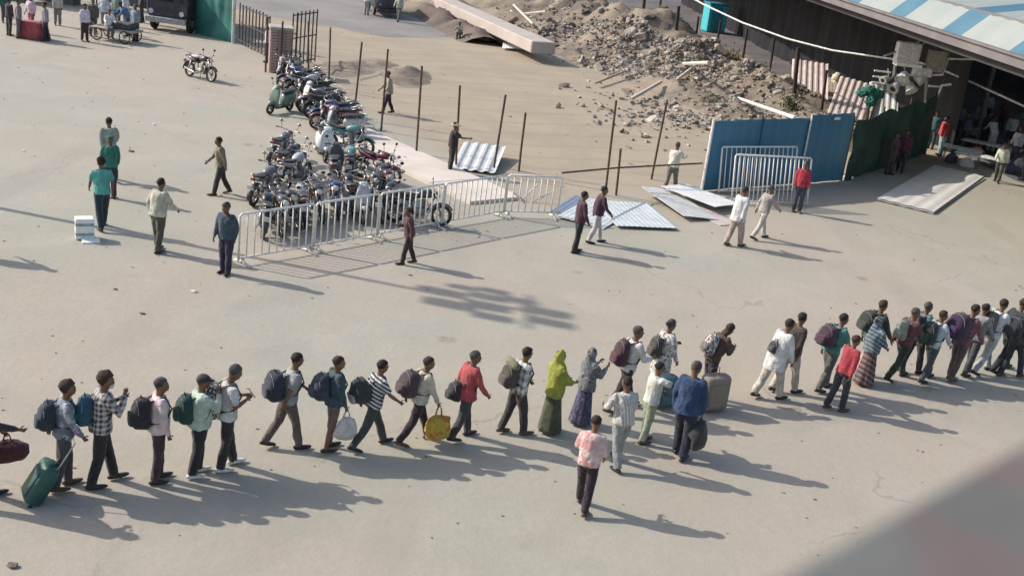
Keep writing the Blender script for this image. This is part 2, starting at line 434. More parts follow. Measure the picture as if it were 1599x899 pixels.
def chunk_mesh(seed, m, flat=1.0):
    rr = random.Random(seed); b = MB()
    def fn(a):
        q = noise.noise(a * 1.3 + Vector((seed * 3.1, 0, 0))); a = a * (1 + .55 * q)
        return Vector((max(-.75, min(.75, a.x)), max(-.7, min(.7, a.y)), max(-.6, min(.6, a.z * flat))))
    b.ell((0, 0, 0), (1, 1, 1), 6, 5, fn=fn); return b.mesh('rubble_chunk', m)
RUBM = [mat('rubble_grey', (.27, .245, .22), .95, var=.2, scale=3), mat('rubble_tan', (.29, .25, .205), .95, var=.2, scale=3), mat('rubble_dark', (.17, .135, .115), .95, var=.2, scale=3),
        mat('rubble_pale', (.42, .38, .33), .95, var=.12, scale=3), mat('rubble_brick', (.25, .175, .135), .95, var=.2, scale=3)]
CH = [chunk_mesh(i, RUBM[(0, 1, 2, 0, 1, 3, 0, 1, 4, 2)[i]], (.7, 1, .5)[i % 3]) for i in range(10)]
def rubble(label, regions, n_big, n_small, size=(.12, .34)):
    root = thing('rubble_heap', label, 'rubble', regions[0][0])
    base = Vector(root.location)
    def pick():
        a, b, sp = rnd.choice(regions); t = rnd.random()
        p = Vector(a).lerp(Vector(b), t); p.x += rnd.gauss(0, sp); p.y += rnd.gauss(0, sp * 1.2)
        return p
    for i in range(n_big):
        p = pick(); s = rnd.uniform(*size) * (1 if rnd.random() < .85 else 1.6); me = rnd.choice(CH)
        o = link('rubble_chunk', me, root)
        p.z = max(0, hill(p.x, p.y)) + s * .12; o.location = p - base
        o.scale = (s * rnd.uniform(.8, 1.7), s * rnd.uniform(.6, 1.1), s * rnd.uniform(.4, .9)); o.rotation_euler = (rnd.uniform(-.6, .6), rnd.uniform(-.6, .6), rnd.uniform(0, 6.3))
    b = MB()
    for i in range(n_small):
        p = pick(); s = rnd.uniform(.05, .15); z = max(0, hill(p.x, p.y)); p.z = z + s * .2; b.cur = rnd.choice((0, 0, 1, 1, 2, 3, 4))
        M = Matrix.Translation(p - base) @ Matrix.Rotation(rnd.uniform(0, 6), 4, 'Z') @ Matrix.Rotation(rnd.uniform(-1, 1), 4, 'X')
        b.box((0, 0, 0), (s * rnd.uniform(1, 2.4), s * rnd.uniform(.7, 1.2), s * rnd.uniform(.4, 1)), M)
    tag(b.obj('small_rubble', RUBM, root), kind='stuff')
    return root
v3 = lambda *a: Vector(a)
rubble('broad heap of broken masonry and stones on the earth bank inside the site',
       [(v3(4.2, 69, 0), v3(9, 65.5, 0), 1.4), (v3(4.5, 66, 0), v3(8.5, 63, 0), 1.2), (v3(8.5, 66, 0), v3(12.5, 60, 0), 1.2)], 290, 4200)
rubble('scattered broken bricks and lumps beside the fallen concrete beam', [(v3(-1, 74, 0), v3(3.5, 71, 0), 1.3), (v3(0, 80, 0), v3(5, 80, 0), 2.4)], 70, 900, (.12, .36))
rubble('loose stones and scraps at the foot of the blue sheet wall', [(v3(6.5, 54, 0), v3(11, 50, 0), 1.5), (v3(9, 57, 0), v3(13, 53, 0), 1.3), (v3(5.5, 58, 0), v3(5, 47, 0), 1.6)], 90, 700, (.09, .26))

# fallen concrete beam
def oriented_box(b, a, c, wid, z0, z1, bev=0):
    a, c = Vector(a), Vector(c); d = c - a; L = d.length; ang = math.atan2(d.y, d.x)
    M = Matrix.Translation(((a.x + c.x) / 2, (a.y + c.y) / 2, 0)) @ Matrix.Rotation(ang, 4, 'Z')
    b.box((0, 0, (z0 + z1) / 2), (L, wid, z1 - z0), M, bev); return b
a, c = at(672, -12, 1.15), at(850, 66, 1.15)
b = MB(); oriented_box(b, (0, 0, 0), c - a, 1.45, .5, 1.15, .05)
tag(b.obj('concrete_beam', mat('beam_concrete', (.43, .37, .34), .9, var=.08, scale=.8), loc=(a.x, a.y, 0)), 'long pale concrete beam lying across the earth bank', 'beam')
# poles, planks and white sheets on the rubble
def rod(name, label, cat, p, q, r, m, group=None, seg=6):
    p, q = Vector(p), Vector(q); b = MB(); mid = (q - p) * .5
    b.tube([Vector((0, 0, 0)), mid + Vector((rnd.uniform(-.01, .01), rnd.uniform(-.01, .01), 0)), q - p], r, seg)
    return tag(b.obj(name, m, loc=p), label, cat, group)
def hz(px, py, dz=.15):
    p = at(px, py)
    for _ in range(6): p = at(px, py, max(0, hill(p.x, p.y)) + dz)
    return p
WP = mat('pale_timber', (.55, .5, .42), .85, var=.15, scale=6)
for i, (x0, y0, x1, y1, r, mm, lb) in enumerate([
        (1062, 100, 1107, 98, .09, WP, 'pale straight timber lying level on top of the rubble'),
        (1055, 126, 1085, 103, .08, WP, 'pale timber sloping up to the level one on the rubble'),
        (985, 155, 1032, 128, .09, WP, 'pale timber at the front foot of the rubble heap'),
        (1152, 153, 1241, 184, .07, WHITE_PIPE, 'long white pipe resting along the top of the blue sheet wall'),
        (792, 12, 822, 40, .07, WP, 'leaning pale stick beside the concrete beam, left of its pair'),
        (802, 8, 832, 38, .07, WP, 'leaning pale stick beside the concrete beam, right of its pair'),
        (815, 22, 852, 18, .06, WP, 'short pale stick lying flat behind the leaning pair'),
        (905, 98, 915, 76, .06, WP, 'forked pale branch end on the earth bank, left limb'),
        (915, 76, 928, 92, .06, WP, 'forked pale branch end on the earth bank, right limb'),
        (1140, 152, 1175, 140, .08, WP, 'bent white strip just behind the blue sheet wall'),
        (930, 130, 975, 112, .06, TIMBER, 'grey plank half buried in the middle of the rubble'),
        (1010, 30, 1006, 62, .05, TIMBER, 'thin grey stick standing in the rubble by the dark posts')]):
    rod('timber' if mm is not WHITE_PIPE else 'pipe', lb, 'timber' if mm is not WHITE_PIPE else 'pipe', hz(x0, y0, .22), hz(x1, y1, .3) if i != 3 else at_y(1241, 184, 41.6), r, mm)

# corrugated sheets
def corr(wid, length, pitch=.2, amp=.035, th=.012, n_l=4, curl=0.0):
    """corrugated sheet lying along +Y, waves across X"""
    b = MB(); nx = int(wid / pitch * 4); vs = []; top = []
    for s_, z in ((0, 0), (1, -th)):
        for j in range(n_l + 1):
            for i in range(nx + 1):
                x = wid * i / nx; y = length * j / n_l; ph = i % 4
                hh = (0, amp, amp, 0)[ph]
                vs.append((x - wid / 2, y, hh + z + curl * ((j / n_l) ** 2) + .02 * noise.noise(Vector((x, y, 5)))))
    K = (nx + 1) * (n_l + 1); fs = []
    for j in range(n_l):
        for i in range(nx):
            q = (j * (nx + 1) + i, j * (nx + 1) + i + 1, (j + 1) * (nx + 1) + i + 1, (j + 1) * (nx + 1) + i)
            fs.append(q); fs.append(tuple(k + K for k in q[::-1]))
    for i in range(nx):
        fs.append((i + 1, i, K + i, K + i + 1)); e = n_l * (nx + 1); fs.append((e + i, e + i + 1, K + e + i + 1, K + e + i))
    for j in range(n_l):
        a_ = j * (nx + 1); c_ = a_ + nx + 1; fs.append((a_, c_, K + c_, K + a_)); fs.append((c_ + nx, a_ + nx, K + a_ + nx, K + c_ + nx))
    b.add(vs, fs); return b
def lay_sheet(label, pxs, m, z=.03, tilt=(0, 0), wid=1.1, length=3, group='loose corrugated sheets on the ground', curl=0.0, pitch=.16, amp=.007):
    """pxs: pixel of the near end's middle and of the far end's middle"""
    a, c = at(*pxs[0]), at(*pxs[1]); d = c - a
    o = corr(wid, d.length if length is None else length, pitch, amp if pitch < .25 else .05, curl=curl).obj('metal_sheet', m, loc=(a.x, a.y, z))
    o.rotation_euler = (tilt[0], tilt[1], math.atan2(d.y, d.x) - math.pi / 2)
    return tag(o, label, 'metal sheet', group)
lay_sheet('grey ribbed sheet propped on the dirt beside the man in the pale hat', ((738, 270), (768, 222)), GALV, .06, (.10, -.04), 1.5, 2.9, pitch=.34)
lay_sheet('bluish ribbed sheet lying just beside the walking pair, partly in their shade', ((905, 350), (960, 320)), GALVB, .05, (.02, .03), 1.5, 2.6)
lay_sheet('dark blue ribbed sheet under the pale ones, right of the white barrier end', ((893, 338), (925, 318)), mat('blue_sheet', (.16, .2, .27), .5, var=.2), .03, (.02, .0), 1.4, 2.2)
lay_sheet('broad pale sheet with a ragged front edge in the open yard', ((1010, 359), (965, 320)), GALVB, .09, (.01, .0), 1.9, None)
lay_sheet('pale sheet tipped on its edge, left of the white clothed walkers', ((1095, 345), (1025, 305)), GALV, .1, (.05, .10), 1.3, None)
lay_sheet('white sheet at the foot of the blue wall, topmost of the loose ones', ((1135, 330), (1050, 303)), mat('white_sheet', (.68, .68, .68), .5, var=.08, scale=2), .2, (.05, .06), 1.5, None)
lay_sheet('narrow brown edged sheet showing under the white one', ((1140, 352), (1075, 322)), GALVP, .02, (.01, .0), .8, None)
lay_sheet('pinkish ribbed sheet leaning on the bank between the dark posts', ((1262, 168), (1245, 128)), GALVP, .15, (.42, .0), 1.9, 4.2, 'ribbed sheets by the bank', pitch=.3)
lay_sheet('pale ribbed sheet leaning left of the green topped pole', ((1322, 190), (1338, 150)), GALVP, .15, (.45, .1), 2.0, 3.4, 'ribbed sheets by the bank', pitch=.3)
lay_sheet('pale ribbed sheet leaning right of the green topped pole', ((1375, 195), (1362, 155)), GALV, .2, (.45, .0), 1.5, 3.2, 'ribbed sheets by the bank', pitch=.3)
lay_sheet('brown plain sheet lying on the bank right of the pinkish ribbed one', ((1300, 160), (1290, 125)), TIMBER, .3, (.2, .0), 1.6, 3.0, 'ribbed sheets by the bank')
lay_sheet('small white sheet poking out at the end of the concrete beam', ((815, 84), (825, 70)), mat('white_sheet', (.68, .68, .68), .5, var=.08, scale=2), .25, (.15, .2), 1.3, 1.8, 'scrap at the beam end')
lay_sheet('white folded scrap sheet left of the beam end', ((797, 80), (800, 70)), mat('white_sheet', (.68, .68, .68), .5, var=.08, scale=2), .15, (.1, -.1), 1.0, 1.4, 'scrap at the beam end')
# concrete block with two openings
p = at(753, 62); b = MB()
for x in (-.45, 0, .45): b.box((x, 0, .35), (.14, .35, .5))
b.box((0, 0, .05), (1.04, .35, .1)); b.box((0, 0, .65), (1.04, .35, .1))
o = tag(b.obj('concrete_block', PALE, loc=p), 'hollow pale block with two square openings below the beam', 'block'); o.rotation_euler = (0, 0, -.4)

# big ribbed slab stack on the yard, right
q0, q1, q2, q3 = at(1388, 318), at(1437, 331), at(1530, 281), at(1470, 262)
root = thing('sheet_stack', 'long low stack of pale ribbed sheets on the open yard beyond the queue', 'metal sheets', ((q0 + q1) / 2))
mid0, mid1 = (q0 + q1) / 2, (q2 + q3) / 2; d = mid1 - mid0; wd = 2.0
for kk in range(2):
    o = corr(wd, d.length, .5, .02, .02).obj('sheet', GALV if kk < 1 else mat('pale_sheet', (.58, .56, .53), .6, var=.06, scale=1), root, loc=(.02 * kk, .03 * (kk % 2), .05 + .055 * kk))
    o.rotation_euler = (0, 0, math.atan2(d.y, d.x) - math.pi / 2 + .012 * kk)
# ------------------------------------------------------------------ site fence posts and rail
for i, ((x1, y1), (x0, y0), h) in enumerate([((490, 35), (482, 130), 2.6), ((518, 45), (513, 140), 2.6), ((560, 65), (552, 185), 2.9), ((607, 75), (595, 205), 3.0), ((665, 105), (650, 240), 3.0),
        ((728, 135), (712, 262), 2.75), ((790, 153), (770, 268), 2.6), ((825, 180), (810, 268), 2.0), ((965, 155), (945, 305), 3.1), ((970, 232), (962, 305), 1.55), ((1033, 155), (1017, 280), 2.8)]):
    g0 = at(x0, y0)
    names = ['nearest the slatted gate', 'second from the slatted gate', 'beside the far parked bikes', 'just behind the man with the raised arm', 'at the corner of the pale paving strip',
             'right beside the man in the pale hat', 'beside the propped grey sheet', 'short one just right of the propped sheet', 'taller of the close pair by the rail', 'shorter of the close pair by the rail', 'left of the man in the pale shirt by the rail']
    rod('fence_post', 'thin brown steel fence post, ' + names[i], 'post', g0 - Vector((0, 0, .1)), g0 + Vector((rnd.uniform(-.16, .14), rnd.uniform(-.1, .1), h)), .038, RUST, 'thin posts along the site edge')
e0, e1, e2 = at_y(878, 270, 33.4), at_y(965, 262, 36.3), at_y(1097, 255, 38.6)
b = MB(); b.tube([Vector((0, 0, 0)), e1 - e0, e2 - e0], .03, 6)
tag(b.obj('rail', RUST, loc=e0), 'brown rail running from the white barrier to the blue wall', 'rail')

# ------------------------------------------------------------------ blue sheet wall, green net wall
BLUE = mat('blue_painted_sheet', (.045, .165, .27), .5, .05, var=.1, scale=.5, dirt=(.09, .2, .25))
W0, W1 = at(1097, 299), at(1324, 281)
W1 = at(1314, 283)
d = W1 - W0; wang = math.atan2(d.y, d.x)
bw = thing('sheet_wall', 'blue painted sheet metal site wall with pale end post', 'wall', W0, wang)
LW = d.length; npan = 6; gap = .62 * LW
for i in range(npan):
    x0, x1 = LW * i / npan, LW * (i + 1) / npan; b = MB(); nseg = 10; hgt = 2.45 + (.0 if i < 4 else .12) + rnd.uniform(-.015, .015)
    vs = []
    for yy in (0, .012):
        for j in range(nseg + 1):
            x = x0 - .02 + (x1 - x0 + .04) * j / nseg; o_ = (0, .014, .014, 0)[j % 4] + (.03 if i % 2 else 0)
            for z in (.03, hgt): vs.append((x, o_ + yy + .03 * noise.noise(Vector((x * 1.3, z, 4))), z + (.02 * noise.noise(Vector((x * 3, 1, 1))) if z > 1 else 0)))
    K = 2 * (nseg + 1); fs = []
    for j in range(nseg):
        q = (2 * j, 2 * j + 2, 2 * j + 3, 2 * j + 1); fs += [q, tuple(k + K for k in q[::-1]), (2 * j + 1, 2 * j + 3, K + 2 * j + 3, K + 2 * j + 1)]
    b.add(vs, fs); b.obj('sheet_panel', BLUE, bw)
MB().tube([(-.05, 0, 0), (-.05, 0, 2.5)], .05).obj('post', WHITE_PIPE, bw)
MB().tube([(LW * .66, -.05, 1.1), (LW * .66, -.05, 2.62)], .035).obj('post', WHITE_PIPE, bw)
for xx in (LW * .33, LW): MB().tube([(xx, .1, 0), (xx, .1, 2.6)], .04).obj('post', RUST, bw)
MB().box((LW / 2, .07, 2.2), (LW, .04, .06)).obj('rail', RUST, bw)
b = MB(); b.box((LW * .86, -.02, 2.42), (.32, .02, .1)); b.box((LW * .86, -.02, 2.66), (.22, .02, .16)); b.obj('bracket', WHITE_PIPE, bw)
GREEN_NET = mat('green_shade_net', (.028, .068, .048), .95, var=.3, scale=.8, dirt=(.075, .075, .06))
def drape_wall(name, label, P0, P1, h0, h1, m, depth=.12, cat='net', n=40):
    d = P1 - P0; L = d.length; b = MB(); vs = []; rows = 8
    for s_ in (0, 1):
        for i in range(n + 1):
            t = i / n; H_ = h0 + (h1 - h0) * t - .22 * math.sin(t * math.pi * 3) ** 2 + .1 * noise.noise(Vector((t * 9, 1, 1)))
            for j in range(rows + 1):
                z = H_ * j / rows
                vs.append((t * L, depth * (1.6 * noise.noise(Vector((t * L * 1.1, j * .35, 7))) + .6 * noise.noise(Vector((t * L * 3, j * .3, 2)))) + s_ * .02, z))
    K = (n + 1) * (rows + 1); fs = []
    for i in range(n):
        for j in range(rows):
            q = (i * (rows + 1) + j, (i + 1) * (rows + 1) + j, (i + 1) * (rows + 1) + j + 1, i * (rows + 1) + j + 1); fs.append(q); fs.append(tuple(k + K for k in q[::-1]))
    b.add(vs, fs); rt = thing(name, label, cat, P0, math.atan2(d.y, d.x))
    b.obj('net' if 'net' in name else 'cloth', m, rt, smooth=True)
    for i in range(4):
        t = i / 3; MB().tube([(t * L, .12, 0), (t * L, .12, h0 + (h1 - h0) * t + .1)], .04).obj('post', RUST, rt)
    return rt
G1 = Vector((17.3, 50.5, 0))
drape_wall('net_screen', 'dark green shade net stretched right of the blue wall', W1 + Vector((.12, .08, 0)), G1, 2.35, 2.7, GREEN_NET)

# ------------------------------------------------------------------ crowd barriers
def barrier(label, P, Q, h=1.25, group='white steel crowd barriers', tilt=0, feet=True, lift=.12, nb=None):
    d = Q - P; L = d.length - .05
    r = thing('crowd_barrier', label, 'barrier', P, math.atan2(d.y, d.x), group); r.rotation_euler.x = tilt
    b = MB(); b.tube([(0, 0, lift), (0, 0, h - .05), (.05, 0, h), (L - .05, 0, h), (L, 0, h - .05), (L, 0, lift)], .03, 8, ref=Vector((0, 1, 0))); b.obj('frame', WHITE_PIPE, r, True)
    b = MB(); b.tube([(0, 0, lift + .05), (L, 0, lift + .05)], .022, 6, ref=Vector((0, 1, 0))); b.obj('bottom_rail', WHITE_PIPE, r, True)
    nb = nb or max(4, int(L / .2)); bar = MB().tube([(0, 0, lift + .05), (0, 0, h)], .019, 6).mesh('bar', WHITE_PIPE, True)
    for i in range(1, nb): link('bar', bar, r, (L * i / nb + rnd.uniform(-.008, .008), 0, 0))
    if feet:
        for x in (.12, L - .12):
            b = MB(); b.tube([(x, -.32, .03), (x, -.05, .06), (x, 0, lift + .05), (x, .05, .06), (x, .32, .03)], .03, 6, ref=Vector((1, 0, 0))); b.obj('foot', WHITE_PIPE, r, True)
    return r
bp = [(372, 414), (490, 393), (590, 374), (690, 355), (787, 338), (872, 341)]
nm = ['leftmost white barrier section, beside the man in blue', 'white barrier section second from the left, in front of a parked bike wheel', 'middle white barrier section, left of the boy walking by',
      'white barrier section just right of the boy walking by', 'rightmost white barrier section, nearest the loose sheets']
for i in range(5): barrier(nm[i] , at(*bp[i]), at(*bp[i + 1]))
barrier('white barrier leaning on the blue wall, the front one', at(1142, 318), at(1262, 322), 1.62, 'barriers leaning on the blue wall', -.18, False, .05, 18)
barrier('white barrier leaning on the blue wall, the rear one', at(1122, 303), at(1240, 300), 1.6, 'barriers leaning on the blue wall', -.15, False, .05, 16)
for i, (x0, y0, x1, y1) in enumerate([(795, 330, 840, 288), (800, 300, 850, 335), (812, 325, 862, 300)]):
    p_, q_ = at(x0, y0, .1), at(x1, y1, .9); rod('timber', ['pale stick leaning behind the right barrier, lowest', 'pale stick crossing behind the right barrier, middle', 'pale stick crossing behind the right barrier, highest'][i], 'timber', at_y(x0, y0, 34.2), at_y(x1, y1, 34.6), .025, WP)

# ------------------------------------------------------------------ station shed (far right) with striped roof
def roof_material():
    m, nt, bs = node_mat('striped_roof')
    tc = N(nt, 'ShaderNodeTexCoord').outputs['Object']; sep = N(nt, 'ShaderNodeSeparateXYZ'); nt.links.new(tc, sep.inputs[0])
    f = mathn(nt, 'FRACT', mathn(nt, 'DIVIDE', mathn(nt, 'ADD', sep.outputs[0], 0.0), 5.0))
    band = mathn(nt, 'MULTIPLY', mapr(nt, f, .675, .685), mapr(nt, f, .99, 1.0, 1, 0))
    n1 = noise_n(nt, tc, .5, 5)
    c = mixc(nt, band, mixc(nt, mapr(nt, n1, .3, .7), (.44, .455, .435), (.36, .41, .40)), mixc(nt, mapr(nt, n1, .35, .65), (.11, .25, .33), (.08, .19, .30)))
    nt.links.new(c, bs.inputs['Base Color']); bs.inputs['Roughness'].default_value = .6
    tl = N(nt, 'ShaderNodeBsdfTranslucent'); nt.links.new(c, tl.inputs[0]); mx = N(nt, 'ShaderNodeMixShader'); mx.inputs[0].default_value = .3      # thin plastic sheeting lets light through
    nt.links.new(bs.outputs[0], mx.inputs[1]); nt.links.new(tl.outputs[0], mx.inputs[2]); nt.links.new(mx.outputs[0], nt.nodes['Material Output'].inputs[0])
    return m
ROOF = roof_material()
E_a, E_b = Vector((14.55, 31.0, 0)), Vector((6.5, 113, 0))
d = E_b - E_a; rang = math.atan2(d.y, d.x); LR = d.length
shed = thing('station_shed', 'long open shed with blue and white striped roof above the crowd', 'shed', E_a, rang)   # local +x along the edge, -y inward
SHD = mat('shed_grey_paint', (.16, .145, .15), .7, var=.15, scale=.8); SHDARK = mat('shed_dark', (.03, .027, .032), .9, var=.3, scale=.5)
def roof_strip(y0, z0, y1, z1, name, nper=.25):
    n = int(LR / nper); b = MB(); vs = []
    for s_ in (0, -.03):
        for i in range(n + 1):
            x = LR * i / n; a_ = .03 if (i // 2) % 2 else 0
            vs.append((x, y0, z0 + a_ + s_)); vs.append((x, y1, z1 + a_ + s_))
    K = 2 * (n + 1); fs = []
    for i in range(n):
        q = (2 * i, 2 * i + 2, 2 * i + 3, 2 * i + 1); fs += [q[::-1], tuple(k + K for k in q)]
        fs.append((2 * i, 2 * i + 2, K + 2 * i + 2, K + 2 * i))
    b.add(vs, fs); b.obj(name, ROOF, shed)
roof_strip(0, 6.05, -.85, 6.85, 'eaves_sheeting')
roof_strip(-.9, 6.9, -8, 8.3, 'roof_sheeting')
roof_strip(-8.05, 8.3, -22, 6.6, 'rear_roof_sheeting')
MB().box((LR / 2, -.88, 6.88), (LR, .08, .1)).obj('kink_flashing', SHD, shed)
b = MB(); b.box((LR / 2, .06, 5.88), (LR, .12, .30)); b.box((LR / 2, .1, 6.06), (LR, .24, .06)); b.obj('gutter', SHD, shed)
MB().box((LR / 2, -.2, 5.58), (LR, .08, .25)).obj('valance', SHDARK, shed)
for i in range(9):
    x = 5 + i * (LR - 8) / 8
    MB().tube([(x, -9, 0), (x, -9, 6.4)], .12, 8).obj('post', SHD, shed)
    MB().box((x, -5, 6.1), (.1, 9.6, .25)).obj('rafter', SHDARK, shed)
    MB().tube([(x, -9, 3.8), (x, -4, 6.0)], .06, 6).obj('brace', SHD, shed)
MB().box((LR / 2, -21.5, 2.6), (LR, .2, 5.2)).obj('rear_wall', mat('rear_wall_paint', (.12, .125, .16), .9, var=.3, scale=.3), shed)

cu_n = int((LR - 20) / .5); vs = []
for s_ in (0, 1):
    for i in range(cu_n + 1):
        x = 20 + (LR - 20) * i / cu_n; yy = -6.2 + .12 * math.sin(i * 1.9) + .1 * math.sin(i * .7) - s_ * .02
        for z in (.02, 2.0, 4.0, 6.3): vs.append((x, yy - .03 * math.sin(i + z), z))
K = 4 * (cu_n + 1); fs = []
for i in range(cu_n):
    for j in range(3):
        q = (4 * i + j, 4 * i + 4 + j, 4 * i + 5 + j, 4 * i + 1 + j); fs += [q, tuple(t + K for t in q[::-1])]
b = MB(); b.add(vs, fs); b.obj('added_shade_sheet', mat('painted_shade_dark', (.011, .010, .015), .95, var=.45, scale=.35, dirt=(.012, .017, .02)), shed, True)  # near-black sheet added under the roof, its colour stands in for deep shade

# cable
ck = [at_y(1075, -6, 66), at_y(1100, 8, 64), at_y(1160, 36, 61), at_y(1230, 61, 58.5), at_y(1300, 79, 56.5), at_y(1390, 92, 54), at_y(1440, 99, 53), at_y(1478, 112, 52.5), at_y(1520, 130, 52), at_y(1599, 166, 50), at_y(1680, 212, 48)]
b = MB(); b.tube([p - ck[0] for p in ck], .045, 6); tag(b.obj('overhead_cable', mat('pale_cable', (.62, .6, .6), .6, bmp=0), loc=ck[0]), 'thick pale overhead cable sagging in front of the striped roof', 'cable')

# utility pole with boxes and lamps
pb = at(1352, 222); pb = Vector((16.0, 54.4, 0)) if abs(pb.x - 16) > 3 else pb
pp = at_y(1356, 190, 50.6); pb = Vector((pp.x, 50.6, 0))
up = thing('utility_pole', 'cluttered pole with pale junction box, lamps and bent arm before the dark shed', 'pole', pb)
def L(px, py, Y=50.6): return at_y(px, py, Y) - pb
topz = L(1395, 80).z
GP = mat('green_cloth_paint', (.02, .13, .10), .8, var=.3)
MB().tube([(0, 0, 0), L(1358, 150)], .09).obj('shaft', RUST, up)
MB().tube([L(1358, 160), L(1372, 135), L(1395, 120), L(1400, 90)], .07).obj('upper_shaft', STEEL, up)
b = MB(); c_ = L(1360, 146)
for dx, dz, rx, rz_ in ((0, .1, .42, .16), (-.35, -.05, .3, .14), (.3, -.02, .3, .2), (.05, -.3, .22, .3), (-.1, .2, .2, .12)): b.ell(c_ + Vector((dx, rnd.uniform(-.1, .1), dz)), (rx, .25, rz_), 14, 10, fn=lambda a, d_=dx: a * (1 + .55 * noise.noise(a * 2.4 + Vector((d_ * 9, 0, 0)))))
b.obj('green_cloth', GP, up)
b = MB(); c_ = L(1417, 84); b.box(c_, (1.0, .5, .95), bev=.05); b.obj('junction_box', mat('pale_box', (.55, .5, .52), .5), up)
b = MB(); c_ = L(1417, 101); b.box(c_, (1.1, .6, .14)); b.obj('box_shelf', WHITE_PIPE, up)
PB = WHITE_PIPE
for n_, (x, y, r, dx, dz) in enumerate(((1412, 118, .34, -.1, -.22), (1400, 132, .26, -.18, -.2), (1420, 133, .28, .1, -.24), (1384, 122, .18, -.2, -.1), (1432, 122, .22, .2, -.1))):
    f = MB(); c_ = L(x, y); dd = Vector((dx, -.2, dz)); f.tube([c_ - dd * .6, c_ - dd * .2, c_ + dd * .5, c_ + dd], [r * .25, r * .55, r * .8, r], 12); ff = f.obj('lamp_head', mat('lamp_white', (.5, .49, .47), .6, var=.25, scale=6), up)
    MB().tube([c_ + dd * 1.0, c_ + dd * 1.04], [r * .55, r * .4], 10).obj('lens', BLACKP if n_ % 2 else GLASSW, ff)
    MB().tube([c_ - dd * .6, c_ - dd * .6 + Vector((rnd.uniform(-.2, .2), .2, .3))], .025).obj('lamp_bracket', STEEL, up)
b = MB(); b.box(L(1440, 112), (.8, .4, .4), bev=.04); b.obj('equipment_box', mat('pale_box', (.55, .5, .52), .5), up)
b = MB(); b.box(L(1462, 96), (.8, .3, .9), bev=.03); b.obj('rear_panel', mat('tan_panel', (.25, .22, .19), .8), up)
b = MB(); b.tube([L(1400, 118), L(1472, 117), L(1481, 92), L(1540, 94)], .05); b.obj('bent_arm', WHITE_PIPE, up)
b = MB(); b.tube([L(1380, 88), L(1425, 72), L(1455, 52)], .04); b.tube([L(1430, 80), L(1452, 60)], .03); b.obj('upper_arm', STEEL, up)
b = MB(); b.tube([L(1448, 134), L(1470, 136), L(1463, 152)], .06); b.tube([L(1470, 134), L(1485, 132)], .05); b.obj('camera_arm', WHITE_PIPE, up)
b = MB()
for k in range(3): b.box(L(1378 - 2 * k, 112 + 9 * k), (.7, .1, .06))
b.obj('insulator_rack', WHITE_PIPE, up)
b = MB(); b.tube([L(1448, 100), L(1445, 170)], .07); b.obj('rear_shaft', STEEL, up)
# short dark posts on the bank
for i, (x, y0, y1) in enumerate([(1000, 60, 12), (1025, 50, 20), (963, 14, -6), (945, 12, -8), (1053, 74, 30), (1084, 74, 46), (1119, 72, 52), (1160, 92, 65), (1202, 112, 80), (1240, 152, 95), (1284, 166, 130)]):
    g0 = hz(x, y0, 0); Y = g0.y
    tp = at_y(x + 7, y1 - 20, Y)
    rod('bank_post', 'dark stub post on the bank, ' + ['tall one at the left end of the stone heap', 'slim one left of the thick post', 'rightmost of the two at the top edge', 'leftmost at the top edge of the photo', 'thick one above the rubble', 'leaning one before the turquoise cabin',
        'low one below the turquoise cabin', 'low one right of the turquoise cabin', 'one right of the puddle of grey earth', 'one between the pinkish ribbed sheets', 'one at the foot of the pinkish sheet'][i], 'post', g0 - Vector((0, 0, .2)), tp, .11 if i in (0, 4, 9) else .075, mat('dark_post', (.045, .03, .028), .9), 'dark posts along the bank')
# turquoise cabin
c0 = at(1112, 50); cb = thing('cabin', 'small turquoise cabin standing in front of the dark shed', 'cabin', c0, .25)
TQ = mat('turquoise_panel', (.05, .42, .48), .5, var=.12); TQD = mat('dark_turquoise_panel', (.03, .22, .3), .5)  # TQD is a darker turquoise for the cabin roof and door
MB().box((0, 0, 1.05), (1.5, 1.3, 2.0), bev=.03).obj('walls', TQ, cb); MB().box((0, 0, 2.13), (1.64, 1.44, .14), bev=.03).obj('roof', TQD, cb)
dr = MB().box((-.1, -.665, 1.0), (.8, .04, 1.8)).obj('door', TQD, cb); MB().box((.2, -.7, 1.0), (.04, .05, .16)).obj('handle', STEEL, dr)
p = at(1139, 36); rod('lamp_post', 'slim white post standing right of the turquoise cabin', 'post', p, p + Vector((0, 0, 3.4)), .09, WHITE_PIPE)
# cream cloth bundle on the bank
b = MB(); p = hz(1300, 150, 0)
b.ell((0, 0, .35), (.45, .4, .55), 12, 9, fn=lambda a: a * (1 + .35 * noise.noise(a * 2.2))); b.ell((.05, 0, 1.0), (.3, .28, .3), 10, 8, fn=lambda a: a * (1 + .35 * noise.noise(a * 2.2 + Vector((3, 0, 0)))))
tag(b.obj('cloth_bundle', cloth((.6, .55, .42)), smooth=True, loc=p), 'lumpy cream cloth bundle on the bank left of the cluttered pole', 'bundle')

# low tables and boards at the right
def low_table(label, px, py, rz, wd=2.2, dp=.7, h=.5):
    r = thing('low_table', label, 'table', at(px, py), rz, 'low tables before the shed')
    MB().box((0, 0, h), (wd, dp, .06), bev=.015).obj('table_top', mat('white_board', (.72, .71, .7), .5), r)
    for sx in (-1, 1):
        for sy in (-1, 1): MB().tube([(sx * (wd / 2 - .08), sy * (dp / 2 - .08), 0), (sx * (wd / 2 - .1), sy * (dp / 2 - .1), h - .03)], .02).obj('leg', STEEL, r)
    return r
low_table('white topped low table, left of the man in the cream shirt', 1530, 262, -.5)
low_table('white topped low table behind the front one', 1545, 243, -.55, 2.6)
low_table('white topped low table at the edge of the shade', 1500, 250, -.45, 1.6)

